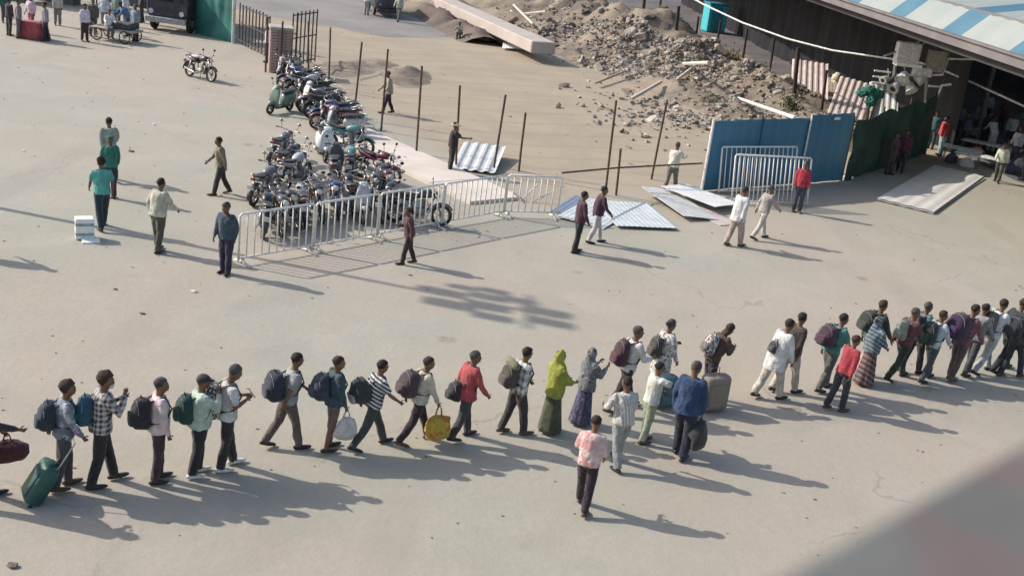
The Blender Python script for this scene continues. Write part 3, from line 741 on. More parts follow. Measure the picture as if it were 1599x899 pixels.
# ------------------------------------------------------------------ top left: gate, pillar, green tarp, truck
GATE = mat('gate_brown', (.07, .055, .05), .8, var=.3)
def slat_gate(label, P, Q, h, n, group=None):
    d = Q - P; L_ = d.length; r = thing('slatted_gate', label, 'gate', P, math.atan2(d.y, d.x), group)
    for z in (.25, h * .55, h - .1): MB().box((L_ / 2, 0, z), (L_, .04, .05)).obj('rail', GATE, r)
    me = MB().tube([(0, 0, .08), (0, 0, h)], .035, 6).mesh('slat', GATE)
    for i in range(n + 1): link('slat', me, r, (L_ * i / n, .03, rnd.uniform(-.04, .04)))
    return r
slat_gate('brown slatted gate at the site entrance behind the far bikes', at(455, 108), at(492, 100), 2.5, 6)
slat_gate('darker slatted fence left of the pinkish pillar', at(372, 70), at(418, 92), 2.0, 9)
PINK = mat('pinkish_brick', (.36, .25, .23), .9, var=.15, scale=4)
p = at(436, 112); bp_ = thing('brick_pillar', 'pinkish brick pillar beside the slatted gate', 'pillar', p, .3)
MB().box((0, 0, .95), (.86, .86, 1.9)).obj('mortar_core', mat('mortar', (.3, .24, .22), .95), bp_)
me = MB().box((0, 0, 0), (.28, .06, .1), bev=.008).mesh('brick', PINK)
for row in range(15):
    for sd in range(4):
        for kx in range(3):
            off = (-.29 + .29 * kx)
            o = link('brick', me, bp_); M = Matrix.Rotation(sd * math.pi / 2, 4, 'Z') @ Matrix.Translation((off, -.445, .09 + row * .124)); o.matrix_local = M
MB().box((0, 0, 1.95), (1.05, 1.05, .12), bev=.02).obj('cap', CONC, bp_)
b = MB()
for (x, y, z0, z1) in ((-.62, -.3, 0, 2.4), (.65, -.4, 0, 2.7), (0, -.62, 0, 2.3)): b.tube([(x, y, z0), (x, y, z1)], .045)
b.obj('side_posts', GATE, bp_)
TARP = mat('green_tarpaulin', (.03, .15, .13), .7, var=.4, scale=.5, dirt=(.17, .31, .31))
drape_wall('tarpaulin_screen', 'green tarpaulin screen with a pale frayed edge by the gate', at(304, 52), at(362, 67), 3.4, 3.4, TARP, .1, 'screen')
MB
p = at(364, 68); rod('corner_post', 'pale post at the right edge of the green tarpaulin', 'post', p, p + Vector((0, 0, 3.5)), .09, mat('pale_post', (.5, .52, .48), .7))
# truck, front seen at the top edge
tr = thing('parked_truck', 'dark truck parked beside the green tarpaulin', 'truck', at(272, 48), R(-95) + math.pi / 2)
TRK = mat('truck_dark', (.035, .035, .05), .4, var=.2, dirt=(.12, .1, .1))
# local: front toward -y
MB().loft([super_ring(0, y, 1.5, a, c, 16, 5, 'y') for y, a, c in ((-1.0, 1.0, .75), (-.95, 1.08, .85), (.7, 1.1, .95), (.9, 1.05, .9))]).obj('cab', TRK, tr)
MB().box((0, 3.2, 1.9), (2.2, 4.2, 2.0), bev=.05).obj('cargo_body', mat('cargo_grey', (.12, .12, .13), .7), tr)
MB().box((0, -1.02, 1.85), (1.7, .04, .6)).obj('windscreen', mat('dark_glass', (.02, .025, .03), .08, bmp=0), tr)
MB().box((0, -1.12, .62), (2.1, .16, .28), bev=.03).obj('bumper', mat('bumper_grey', (.3, .3, .31), .5), tr)
for sx in (-1, 1):
    MB().tube([(sx * .8, -1.0, 1.0), (sx * .8, -1.06, 1.0)], .13, 12).obj('headlight', GLASSW, tr)
    for y in (-.2, 4.2):
        w_ = MB().tube([(sx * .82, y, .45), (sx * 1.08, y, .45)], [.2, .2], 12, ref=Vector((0, 0, 1))).obj('wheel', STEEL, tr)
        MB().ring((sx * .95, y, .45), (1, 0, 0), .33, .13, 20, 8).obj('tyre', RUBBER, w_, True)
# van, bottom seen at the top edge
vn = thing('parked_van', 'dark van at the top edge on the grey access road', 'van', at(598, 22), R(-72) + math.pi / 2)
MB().loft([super_ring(0, y, z, a, c, 18, 5, 'y') for y, z, a, c in ((-1.9, .75, .7, .35), (-1.8, .85, .8, .5), (-1.0, 1.15, .85, .8), (1.8, 1.15, .85, .85), (1.9, 1.1, .8, .75))]).obj('body', TRK, vn, True)
MB().box((0, -1.3, 1.45), (1.3, .5, .4), Matrix.Rotation(0, 4, 'X')).obj('windscreen', mat('dark_glass', (.02, .025, .03), .08, bmp=0), vn)
MB().box((0, -1.95, .45), (1.5, .12, .2), bev=.03).obj('bumper', BLACKP, vn)
for sx in (-1, 1):
    MB().ell((sx * .55, -1.85, .8), (.14, .06, .1), 10, 6).obj('headlight', GLASSW, vn)
    for y in (-1.1, 1.2):
        w_ = MB().tube([(sx * .68, y, .3), (sx * .86, y, .3)], .16, 10).obj('wheel', STEEL, vn); MB().ring((sx * .77, y, .3), (1, 0, 0), .21, .09, 18, 8).obj('tyre', RUBBER, w_, True)
# stalls along the top-left edge
for i, (px, py, colr, lb) in enumerate([(20, -2, (.03, .13, .1), 'green awning stall at the far left corner'), (95, 2, (.12, .11, .1), 'dark awning stall behind the people in the far corner'), (205, 6, (.1, .1, .13), 'grey awning stall left of the dark truck')]):
    p = at(px, py); st = thing('stall', lb, 'stall', p, -.25, 'stalls along the far left')
    aw = mat('awning_%d' % i, colr, .8, var=.2)
    M = Matrix.Translation((0, 0, 2.3)) @ Matrix.Rotation(.2, 4, 'X'); MB().box((0, 0, 0), (3.6, 2.4, .06), M).obj('awning', aw, st)
    for sx in (-1, 1):
        for sy in (-1, 1): MB().tube([(sx * 1.6, sy * 1.0, 0), (sx * 1.6, sy * 1.0, 2.3 + .2 * sy)], .04).obj('post', RUST, st)
    MB().box((0, -.5, .75), (3.0, .8, .08), bev=.01).obj('counter', TIMBER, st); MB().box((0, -.5, .36), (2.8, .7, .7)).obj('counter_front', aw, st)
# red cloth covered table, hand cart
p = at(52, 60); rt_ = thing('cloth_table', 'low table draped in red cloth between people in the far left corner', 'table', p, -.2)
RED = cloth((.36, .07, .08)); b = MB(); b.loft([super_ring(0, 0, z, a, c_, 24, 4) for z, a, c_ in ((.02, .72, .5), (.35, .66, .44), (.7, .6, .4), (.74, .58, .38))]); b.obj('red_cloth', RED, rt_, True)
ct = thing('hand_cart', 'low dark hand cart with goods among the group at the far left', 'cart', at(182, 64), -.15)
MB().box((0, 0, .55), (2.2, 1.0, .1), bev=.02).obj('deck', TIMBER, ct)
MB().box((.4, 0, .75), (.9, .7, .3), bev=.04).obj('goods_crate', mat('dark_goods', (.06, .06, .07), .8), ct)
for x in (-.7, .7):
    for y in (-.56, .56):
        w_ = MB().tube([(x, y - .03, .3), (x, y + .03, .3)], .06, 10).obj('wheel', STEEL, ct); MB().ring((x, y, .3), (0, 1, 0), .27, .03, 18, 6).obj('tyre', RUBBER, w_)
        b = MB()
        for k in range(6): b.tube([(x, y, .3), (x + .26 * math.cos(k * 1.047), y, .3 + .26 * math.sin(k * 1.047))], .012, 4)
        b.obj('spokes', STEEL, w_)
MB().tube([(-1.1, 0, .6), (-1.6, 0, .95), (-1.6, .3, .95)], .025).obj('handle', STEEL, ct)

# high floodlight mast outside the picture on the left; its long shadow crosses the yard
bl = at(826, 486); MH = 12.6; kx = 1 / math.tan(SUN_EL)
mb = Vector((bl.x, bl.y, 0)) - SUN_DIR * (MH * kx)
mast = thing('floodlight_mast', 'tall floodlight mast outside the left edge whose long shadow crosses the yard', 'mast', mb)
MB().tube([(0, 0, 0), (0, 0, MH)], [.11, .07], 10).obj('shaft', STEEL, mast, True)
MB().tube([(0, -1.1, MH), (0, 1.1, MH)], .05).obj('cross_arm', STEEL, mast)
for i, (y, z, s_) in enumerate(((-.5, .2, 1.2), (.1, .1, 1.3), (.6, -.1, 1), (-.8, -.5, 1.1), (-.2, -.6, 1.2), (.4, -.75, 1.1), (.9, -.6, .9), (-.5, -1.2, 1.4), (.2, -1.35, 1.3), (.7, -1.3, .8))):
    x = rnd.uniform(-.3, .3); ff = MB().box((x, y, MH + z), (.3 * s_, .34 * s_, .5 * s_), bev=.03).obj('floodlight', STEEL, mast); MB().box((x + .16 * s_, y, MH + z), (.02, .3, .3)).obj('lens', GLASSW, ff)

# near parapet of the footbridge (bottom right, out of focus)
def parapet_material():
    m, nt, bs = node_mat('parapet_paint')
    pos = N(nt, 'ShaderNodeNewGeometry').outputs['Position']
    a = noise_n(nt, pos, 7, 3, .6); r_ = noise_n(nt, pos, 11, 2, .5)
    c = mixc(nt, mapr(nt, a, .35, .65), (.135, .137, .132), (.105, .102, .10))
    c = mixc(nt, mapr(nt, r_, .58, .68, 0, .4), c, (.17, .09, .085))
    nt.links.new(c, bs.inputs['Base Color']); bs.inputs['Roughness'].default_value = .9; bump(nt, bs, noise_n(nt, pos, 90, 4), .5, .004); return m
PAR = parapet_material()
hp = CAM_H - .30
pa, pc = at(1599, 694, hp), at(1226, 899, hp); dr_ = (pa - pc).normalized(); nr = Vector((dr_.y, -dr_.x, 0))
br = thing('footbridge', 'near footbridge parapet at the bottom right corner, grey with faded red paint', 'bridge', (pc.x, pc.y, 0), math.atan2(dr_.y, dr_.x))
MB().box((1.0, -.16, hp - .06), (14, .34, .12), bev=.012).obj('coping', PAR, br)
MB().box((1.0, -.17, hp - .62), (14, .22, 1.0)).obj('parapet_wall', PAR, br)
MB().box((1.0, -1.6, hp - 1.3), (14, 3.2, .36)).obj('deck', CONC, br)
for x in (-4.5, 6.5): MB().tube([(x, -1.8, 0), (x, -1.8, hp - 1.48)], .35, 14).obj('pier', CONC, br, True)
# ------------------------------------------------------------------ people
QUEUE = []          # (object, post function) whose REMESH modifier is applied in one pass at the end
def later(o, vox, post=None, smooth=3):
    md = o.modifiers.new('m', 'REMESH'); md.mode = 'VOXEL'; md.voxel_size = vox; md.use_smooth_shade = True
    if smooth: s_ = o.modifiers.new('s', 'SMOOTH'); s_.factor = .5; s_.iterations = smooth
    QUEUE.append((o, post))
def wrinkle(me, amp, sc, seed, zlo=None):
    n = len(me.vertices); co = np.empty(n * 3, 'f'); me.vertices.foreach_get('co', co); co = co.reshape(-1, 3)
    no = np.empty(n * 3, 'f'); me.vertices.foreach_get('normal', no); no = no.reshape(-1, 3)
    x, y, z = co.T; r_ = np.random.RandomState(seed); ph = r_.rand(9) * 6.3
    ang = np.arctan2(y - y.mean(), x); wx = x * sc * 2.2 + 1.3 * np.sin(z * 9 + ph[5]); wy = y * sc * 2.2 + 1.3 * np.sin(z * 7 + ph[6])
    f = np.sin(wx + z * 7 + ph[0]) * np.sin(wy - z * 9 + ph[1]) + .8 * np.sin(wx * .5 + wy * .6 + z * 15 * np.sin(ph[7]) + ph[2]) + .5 * np.sin(wx * 1.7 - z * 13 + ph[3]) * np.sin(wy * 1.5 + z * 19 + ph[4])
    co = co + no * (f * amp * .5)[:, None]; me.vertices.foreach_set('co', co.ravel()); me.update()
SKIN_BY = {'d': SKIN, 'l': SKIN2}
POSES = {   # leg (hip, knee), arm (shoulder flex, abduct, elbow)
    'stand': dict(L=(3, 3), Rr=(-3, 4), aL=(4, 6, 12), aR=(0, 6, 14), lean=1),
    'stand2': dict(L=(10, 10), Rr=(-6, 3), aL=(-6, 8, 15), aR=(10, 5, 20), lean=2),
    'walk': dict(L=(22, 6), Rr=(-16, 12), aL=(-20, 7, 12), aR=(20, 7, 22), lean=6),
    'walkb': dict(Rr=(22, 6), L=(-16, 12), aR=(-20, 7, 12), aL=(20, 7, 22), lean=6),
    'stride': dict(L=(30, 6), Rr=(-28, 16), aL=(-28, 6, 10), aR=(24, 8, 25), lean=9),
    'strideb': dict(Rr=(30, 6), L=(-28, 16), aR=(-28, 6, 10), aL=(24, 8, 25), lean=9),
    'phone': dict(L=(9, 6), Rr=(-6, 6), aL=(8, 6, 88), aR=(6, 8, 104), lean=3, hp=24, inn=.5),
    'call': dict(L=(6, 5), Rr=(-6, 5), aL=(5, 6, 15), aR=(48, 18, 128), lean=2, hp=5),
    'strap': dict(L=(14, 10), Rr=(-10, 6), aL=(12, 10, 110), aR=(8, 8, 30), lean=5),
    'pull': dict(L=(12, 8), Rr=(-10, 6), aL=(-30, 10, 6), aR=(10, 6, 25), lean=4),
    'sit': dict(L=(82, 84), Rr=(78, 80), aL=(35, 10, 45), aR=(38, 8, 40), lean=14, hp=12),
    'squat': dict(L=(105, 130), Rr=(100, 128), aL=(55, 12, 40), aR=(50, 10, 50), lean=24, hp=10),
    'bend': dict(L=(14, 8), Rr=(-4, 8), aL=(30, 6, 30), aR=(38, 6, 25), lean=34, hp=10),
    'reach': dict(L=(8, 6), Rr=(-8, 6), aL=(20, 6, 30), aR=(62, 8, 12), lean=4),
}
PN = [0]
class Fig: pass
def person(px, py, H, hd, label, pose='walk', top=(.5, .5, .5), tpat=None, tcol2=(.6, .6, .6), sleeve='long', tlen=.0, pants=(.03, .03, .035), ppat=None, shorts=False, skirt=None,
           shoe=None, skin='d', hair='short', hat=None, shawl=None, group=None, det=1, sx=None, mask=False, loc=None, k=1.0, zoff=0, belly=0, vest=None, **ov):
    """det 1 = near figure, 0 = far figure (coarser mesh)"""
    PN[0] += 1; seed = PN[0]; rr = random.Random(seed * 13)
    if sx is None: sx = rr.uniform(1.0, 1.12)
    bulk = rr.uniform(.004, .024) + (.02 if belly else 0); belly = max(belly, rr.choice((0, 0, .25, .5)))
    P = dict(POSES[pose]); P.update(ov); S = H / 1.70
    base = at(px, py) if loc is None else Vector(loc)
    root = thing('person', label, 'person', base, R(hd) - math.pi / 2, group)
    jit = lambda a: a + rr.uniform(-3, 3)
    rad = math.radians
    hips = {}; lowest = 9
    for sd, key in ((-1, 'L'), (1, 'Rr')):
        a, kn = P[key]; a = jit(a * (.72 if pose not in ('sit', 'squat') else 1)); hip = Vector((sd * .088, 0, -.03))
        d1 = Vector((sd * .02, math.sin(rad(a)), -math.cos(rad(a)))); a2 = a - kn
        knee = hip + d1 * .43; d2 = Vector((0, math.sin(rad(a2)), -math.cos(rad(a2)))); ank = knee + d2 * .40
        fp = max(0, -a2 - 14) if pose not in ('sit', 'squat') else 0; fd = Vector((sd * .12, math.cos(rad(fp)), -math.sin(rad(fp)))).normalized()
        toe = ank + fd * .165 + Vector((0, 0, -.035)); lowest = min(lowest, ank.z - .075, toe.z - .03); hips[sd] = (hip, knee, ank, toe, fd, d1, d2)
    up = Vector((0, 0, -lowest + zoff / S)); pel = up.copy()
    # centre the feet under the origin
    fy = (hips[-1][2].y + hips[1][2].y) / 2 if pose != 'sit' else 0
    up.y = pel.y = -fy * .9
    def T(v): return (v + up) * S
    ln = rad(P['lean'])
    sp = Vector((0, math.sin(ln), math.cos(ln))); fw = Vector((0, math.cos(ln), -math.sin(ln)))
    waist = sp * .13; chest = sp * .34 + fw * .005; shc = sp * .475; neck = sp * .53; 
    hp_ = ln * .6 + rad(P.get('hp', 4)); hy = rad(P.get('hyaw', rr.uniform(-14, 14)))
    hup = Vector((0, math.sin(hp_), math.cos(hp_))); hfw = Vector((math.sin(-hy), math.cos(hp_) * math.cos(hy), -math.sin(hp_))).normalized(); hup = (hup - hfw * hup.dot(hfw)).normalized(); hrt = hfw.cross(hup)
    hc = neck + hup * .135 + hfw * .02
    HM = Matrix((hrt, hfw, hup)).transposed().to_4x4(); HM.translation = T(hc)
    arms = {}
    wsh = .17 * sx
    for sd, key in ((-1, 'aL'), (1, 'aR')):
        f, ab, el = P[key]; f = rad(jit(f)); ab = rad(ab + 2); el = rad(el)
        sh = shc + Vector((sd * wsh, 0, -.005))
        d1 = Vector((sd * math.sin(ab), math.sin(f) * math.cos(ab), -math.cos(f) * math.cos(ab))); elb = sh + d1 * .285
        f2 = f + el; inn = P.get('inn', .25 if el > 1 else .05)
        d2 = Vector((-sd * inn, math.sin(f2), -math.cos(f2))).normalized(); wr = elb + d2 * .25
        arms[sd] = (sh, elb, wr, d1, d2)
    vox = .017 if det else .026
    skm = SKIN_BY[skin]
    # ---- body: one continuous surface under the clothes (head, neck, trunk, arms, palms, legs, feet)
    b = MB(); sg = 12
    b.tube([T(sp * -.06), T(waist), T(chest), T(shc), T(sp * .50)], [(.145 * S, .10 * S), (.13 * S, .095 * S), (.155 * S, .11 * S), (.15 * S, .085 * S), (.07 * S, .06 * S)], sg)
    b.tube([T(sp * .44), T(neck + hup * .05), T(hc)], [.062 * S, .052 * S, .055 * S], sg)
    def headf(a):
        z = a.z
        if z < 0: a = Vector((a.x * (1 + .28 * z), a.y * (1 + .12 * z) + (.1 if a.y > 0 else 0) * -z, z))
        return a
    b.ell((0, 0, 0), (.080 * S, .10 * S, .122 * S), 14, 10, HM, headf)
    b.ell((0, .092 * S, -.012 * S), (.017 * S, .026 * S, .028 * S), 8, 6, HM)
    for sd in (-1, 1):
        b.ell((sd * .077 * S, -.008 * S, -.005 * S), (.014 * S, .022 * S, .034 * S), 6, 5, HM)
        sh, elb, wr, d1, d2 = arms[sd]
        b.tube([T(sh - Vector((sd * .035, 0, .02))), T(sh + d1 * .05), T(sh + d1 * .14), T(elb), T(elb + d2 * .08), T(wr)], [.035 * S, .036 * S, .042 * S, .037 * S, .038 * S, .025 * S], 10)
        b.ell(T(elb), (.034 * S,) * 3, 8, 6)
        b.tube([T(wr - d2 * .01), T(wr + d2 * .035), T(wr + d2 * .078)], [(.021 * S, .025 * S), (.019 * S, .037 * S), (.016 * S, .034 * S)], 8, ref=Vector((1, 0, 0)))
        hip, knee, ank, toe, fd, e1, e2 = hips[sd]
        b.tube([T(hip + Vector((0, 0, .03))), T(hip + e1 * .2), T(knee), T(knee + e2 * .12), T(ank)], [.082 * S, .07 * S, .052 * S, .054 * S, .036 * S], 10)
        b.tube([T(ank - fd * .045 + Vector((0, 0, -.035))), T(ank + fd * .05 + Vector((0, 0, -.03))), T(toe)], [(.036 * S, .034 * S), (.04 * S, .034 * S), (.036 * S, .022 * S)], 8, round_cap=True)
    ob = b.obj('body', [skm, EYE, LIP], root)
    def post_body(me):
        # fingers, eyes and mouth belong to the same mesh
        q = MB()
        for sd in (-1, 1):
            sh, elb, wr, d1, d2 = arms[sd]
            pr = frame_for(d2, Vector((1, 0, 0)))     # (side, across)
            nrm = pr[0] * (-sd)                       # palm faces the thigh
            ac = pr[1] if pr[1].y > 0 else -pr[1]
            for i, (o_, ln_) in enumerate(((.025, .058), (.009, .067), (-.008, .062), (-.024, .048))):
                p0 = wr + d2 * .070 + ac * o_; cu = .55 + .12 * i
                p1 = p0 + (d2 + nrm * cu * .5).normalized() * ln_ * .5; p2 = p1 + (d2 + nrm * cu * 2).normalized() * ln_ * .5
                q.tube([T(p0), T(p1), T(p2)], [.0092 * S, .0085 * S, .0065 * S], 5)
            p0 = wr + d2 * .025 + ac * .032; p1 = p0 + (d2 * .7 + ac * .8 + nrm * .3).normalized() * .028; p2 = p1 + (d2 + ac * .1 + nrm * .5).normalized() * .024
            q.tube([T(p0), T(p1), T(p2)], [.0115 * S, .010 * S, .008 * S], 5)
            q.cur = 1; q.ell((sd * .031 * S, .0895 * S, .012 * S), (.013 * S, .008 * S, .007 * S), 6, 4, HM); q.ell((sd * .031 * S, .0935 * S, .033 * S), (.02 * S, .006 * S, .005 * S), 6, 4, HM); q.cur = 0
        q.cur = 2; q.ell((0, .093 * S, -.058 * S), (.026 * S, .010 * S, .008 * S), 8, 4, HM); q.cur = 0
        n0 = len(me.vertices)
        vs = [tuple(v.co) for v in me.vertices] + q.v; fs = [tuple(p_.vertices) for p_ in me.polygons] + [tuple(i + n0 for i in f) for f in q.f]
        mi = [0] * len(me.polygons) + q.mi
        nm_ = bpy.data.meshes.new('body'); nm_.from_pydata(vs, [], fs)
        for m_ in (skm, EYE, LIP): nm_.materials.append(m_)
        nm_.polygons.foreach_set('material_index', mi); nm_.polygons.foreach_set('use_smooth', [True] * len(fs)); nm_.update(); return nm_
    later(ob, vox, post_body)
    # ---- shoes
    if shoe is None: shoe = rr.choice((SHOE_B, SHOE_B, SHOE_T))
    for sd in (-1, 1):
        hip, knee, ank, toe, fd, e1, e2 = hips[sd]; q = MB()
        pts = [ank - fd * .06 + Vector((0, 0, -.035)), ank - fd * .01 + Vector((0, 0, -.028)), ank + fd * .08 + Vector((0, 0, -.038)), toe + fd * .0, toe + fd * .035]
        q.tube([T(v) for v in pts], [(.038 * S, .036 * S), (.044 * S, .044 * S), (.047 * S, .036 * S), (.044 * S, .028 * S), (.028 * S, .02 * S)], 10, round_cap=True)
        q.obj('shoe', shoe, root, True)
    # ---- upper garment
    tm = cloth(top, tpat, tcol2, k); g_ = .026 + bulk * .6 + belly * .012
    b = MB()
    low = sp * -(.06 + tlen * .5) if not tlen else sp * -.05
    pts = [low]; rads = [(.166 + g_, .128 + g_)]
    if tlen:
        fall = Vector((0, 0, -1)); pts = [sp * -.05 + fall * tlen, sp * -.05]; rads = [(.19 + g_, .155 + g_), (.165 + g_, .128 + g_)]
    pts += [waist, chest, sp * .42, shc + sp * .02, sp * .515]; bl_ = belly * .04
    rads += [(.145 + g_, .112 + g_ + bl_), (.16 + g_ * .9, .122 + g_ * .9), (.16 * sx + g_, .112 + g_ * .8), (.135 * sx + g_, .08 + g_ * .6), (.075, .07)]
    b.tube([T(v) for v in pts], [(a * S, c_ * S) for a, c_ in rads], 16)
    for sd in (-1, 1):
        sh, elb, wr, d1, d2 = arms[sd]
        if sleeve == 'long': b.tube([T(sh - Vector((sd * .03, 0, 0))), T(sh + d1 * .12), T(elb), T(elb + d2 * .12), T(wr - d2 * .015)], [.075 * S, .067 * S, .056 * S, .052 * S, .041 * S], 10, round_cap=True)
        elif sleeve == 'half': b.tube([T(sh - Vector((sd * .03, 0, 0))), T(sh + d1 * .12), T(elb - d1 * .05)], [.076 * S, .07 * S, .064 * S], 10)
        elif sleeve == 'rolled': b.tube([T(sh - Vector((sd * .03, 0, 0))), T(sh + d1 * .12), T(elb), T(elb + d2 * .06)], [.076 * S, .069 * S, .058 * S, .054 * S], 10)
    o = b.obj('shirt', tm, root); later(o, vox * 1.1, lambda me, sd_=seed: wrinkle(me, .011, 17, sd_), 2)
    if vest:
        b = MB(); b.tube([T(v) for v in (sp * -.04, waist, chest, sp * .44)], [(.18 * S, .14 * S), (.168 * S, .135 * S), (.19 * S, .15 * S), (.18 * S, .13 * S)], 16); o = b.obj('vest', cloth(vest), root); later(o, vox * 1.1, lambda me, sd_=seed: wrinkle(me, .01, 17, sd_), 1)
    # ---- lower garment
    if skirt:
        b = MB(); rings = []
        fyw = [hips[-1][2].y, hips[1][2].y]; ext = abs(fyw[0] - fyw[1]) / 2
        zt = T(sp * -.0).z; zb = .06 * S; cy0 = T(sp * 0).y; cy1 = T(Vector((0, (fyw[0] + fyw[1]) / 2, 0))).y
        n = 36; ph = rr.uniform(0, 6)
        for j in range(9):
            t = j / 8; z = zt + (zb - zt) * t; a = (.15 + .085 * t ** .8) * S; c_ = (.12 + (.09 + ext * .8) * t) * S; rg = []
            for i in range(n):
                w_ = 2 * math.pi * i / n; fo = 1 + .07 * t * math.sin(w_ * 7 + ph + t) + .04 * t * math.sin(w_ * 12 - ph)
                rg.append((a * fo * math.cos(w_), cy0 + (cy1 - cy0) * t + c_ * fo * math.sin(w_), z))
            rings.append(rg)
        b.loft(rings[::-1]); b.obj('skirt', cloth(*skirt) if isinstance(skirt[0], tuple) else cloth(skirt), root, True)
    else:
        b = MB(); gp = .014
        b.tube([T(sp * .03), T(sp * -.05), T(Vector((0, 0, -.10)))], [(.15 * S, .115 * S), (.16 * S, .125 * S), (.11 * S, .10 * S)], 14)
        for sd in (-1, 1):
            hip, knee, ank, toe, fd, e1, e2 = hips[sd]
            if shorts: b.tube([T(hip + Vector((0, 0, .03))), T(hip + e1 * .2), T(knee + e2 * .02)], [.095 * S, .09 * S, .08 * S], 10)
            else: b.tube([T(hip + Vector((0, 0, .03))), T(hip + e1 * .2), T(knee), T(knee + e2 * .18), T(ank + e2 * .005)], [(.100 + bulk * .5) * S, (.092 + bulk * .5) * S, (.074 + bulk * .3) * S, (.074 + bulk * .3) * S, (.066 + bulk * .2) * S], 10)
        o = b.obj('trousers', cloth(pants, ppat), root); later(o, vox * 1.1, lambda me, sd_=seed + 500: wrinkle(me, .010, 19, sd_), 2)
    # ---- hair, hats, scarves
    def hairf(a):
        n_ = noise.noise(a * 2.6 + Vector((seed, 0, 0))) * .13 + noise.noise(a * 7 + Vector((seed, 0, 0))) * .06
        a = a * (1 + n_)
        if a.y > 0 and a.z < .35: a = Vector((a.x * .93, a.y * .45, a.z))
        if a.z < -.25: a = Vector((a.x * .86, a.y * .9, a.z * .9))
        return a
    if hair:
        b = MB(); ex = {'short': (.092, .108, .104), 'long': (.098, .112, .122), 'thick': (.106, .122, .122), 'bun': (.094, .11, .108)}[hair]
        b.ell((0, -.022 * S, .040 * S), tuple(v * S for v in ex), 16, 12, HM, hairf)
        if hair == 'bun': b.ell((0, -.125 * S, .05 * S), (.05 * S, .045 * S, .05 * S), 10, 8, HM)
        if hair == 'long':
            b.tube([T(hc - hfw * .03), T(hc - hfw * .075 - hup * .12), T(hc - hfw * .1 - Vector((0, 0, .3)))], [(.085 * S, .06 * S), (.09 * S, .045 * S), (.05 * S, .025 * S)], 12, round_cap=True)
        b.obj('hair', HAIR if rr.random() < .6 else rr.choice((mat('hair_brown', (.035, .022, .016), .85, var=.4, bscale=120, bmp=.6), mat('hair_greying', (.06, .055, .052), .9, var=.5, bscale=120, bmp=.6))), root, True)
    if hat:
        kind, hm = hat[0], cloth(hat[1]); b = MB()
        b.ell((0, -.01 * S, .055 * S), (.092 * S, .108 * S, .085 * S), 16, 8, HM, lambda a: Vector((a.x, a.y, max(a.z, -.2))))
        if kind == 'cap': b.tube([HM @ Vector((0, .06 * S, .055 * S)), HM @ Vector((0, .125 * S, .045 * S)), HM @ Vector((0, .165 * S, .03 * S))], [(.075 * S, .008 * S), (.068 * S, .008 * S), (.045 * S, .006 * S)], 10, ref=hrt)
        if kind == 'brim': b.ell((0, 0, .045 * S), (.17 * S, .19 * S, .018 * S), 18, 6, HM)
        b.obj('hat', hm, root, True)
    if mask:
        b = MB(); b.ell((0, .068 * S, -.052 * S), (.056 * S, .042 * S, .045 * S), 10, 8, HM); b.obj('face_mask', cloth((.7, .7, .7)), root, True)
    if shawl:
        sm = cloth(*shawl[:3], *(shawl[4:5])) if len(shawl) > 1 else cloth(shawl[0]); ln_s = shawl[3] if len(shawl) > 3 else .12
        b = MB(); HT = lambda a, y, z: T(hc + hrt * a + hfw * y + hup * z)
        b.ell((0, -.03 * S, .025 * S), (.108 * S, .112 * S, .128 * S), 16, 10, HM, lambda a: Vector((a.x, a.y if a.y < .25 or a.z > .45 else .25 + (a.y - .25) * .25, a.z)))
        b.tube([HT(0, -.03, -.03), T(neck - fw * .01 + sp * .02), T(shc), T(chest), T(waist * .9), T(sp * -.02 + Vector((0, 0, -ln_s)))],
               [(.092 * S, .088 * S), (.105 * S, .10 * S), (.225 * S, .135 * S), (.235 * S, .165 * S), (.215 * S, .165 * S), (.225 * S, .175 * S)], 18)
        for sd in (-1, 1):
            sh, elb, wr, d1, d2 = arms[sd]; b.tube([T(sh), T(elb), T(elb + d2 * .14)], [.085 * S, .085 * S, .06 * S], 10)
        o = b.obj('shawl', sm, root); later(o, vox * 1.2, lambda me, sd_=seed: wrinkle(me, .018, 14, sd_), 2)
    f_ = Fig(); f_.root = root; f_.S = S; f_.T = T; f_.sp = sp; f_.fw = fw; f_.chest = chest; f_.shc = shc; f_.arms = arms; f_.M = Matrix.Translation(base) @ Matrix.Rotation(R(hd) - math.pi / 2, 4, 'Z'); f_.hd = R(hd) - math.pi / 2; f_.neck = neck; f_.sx = sx; f_.waist = waist; f_.HM = HM; f_.rr = rr
    return f_

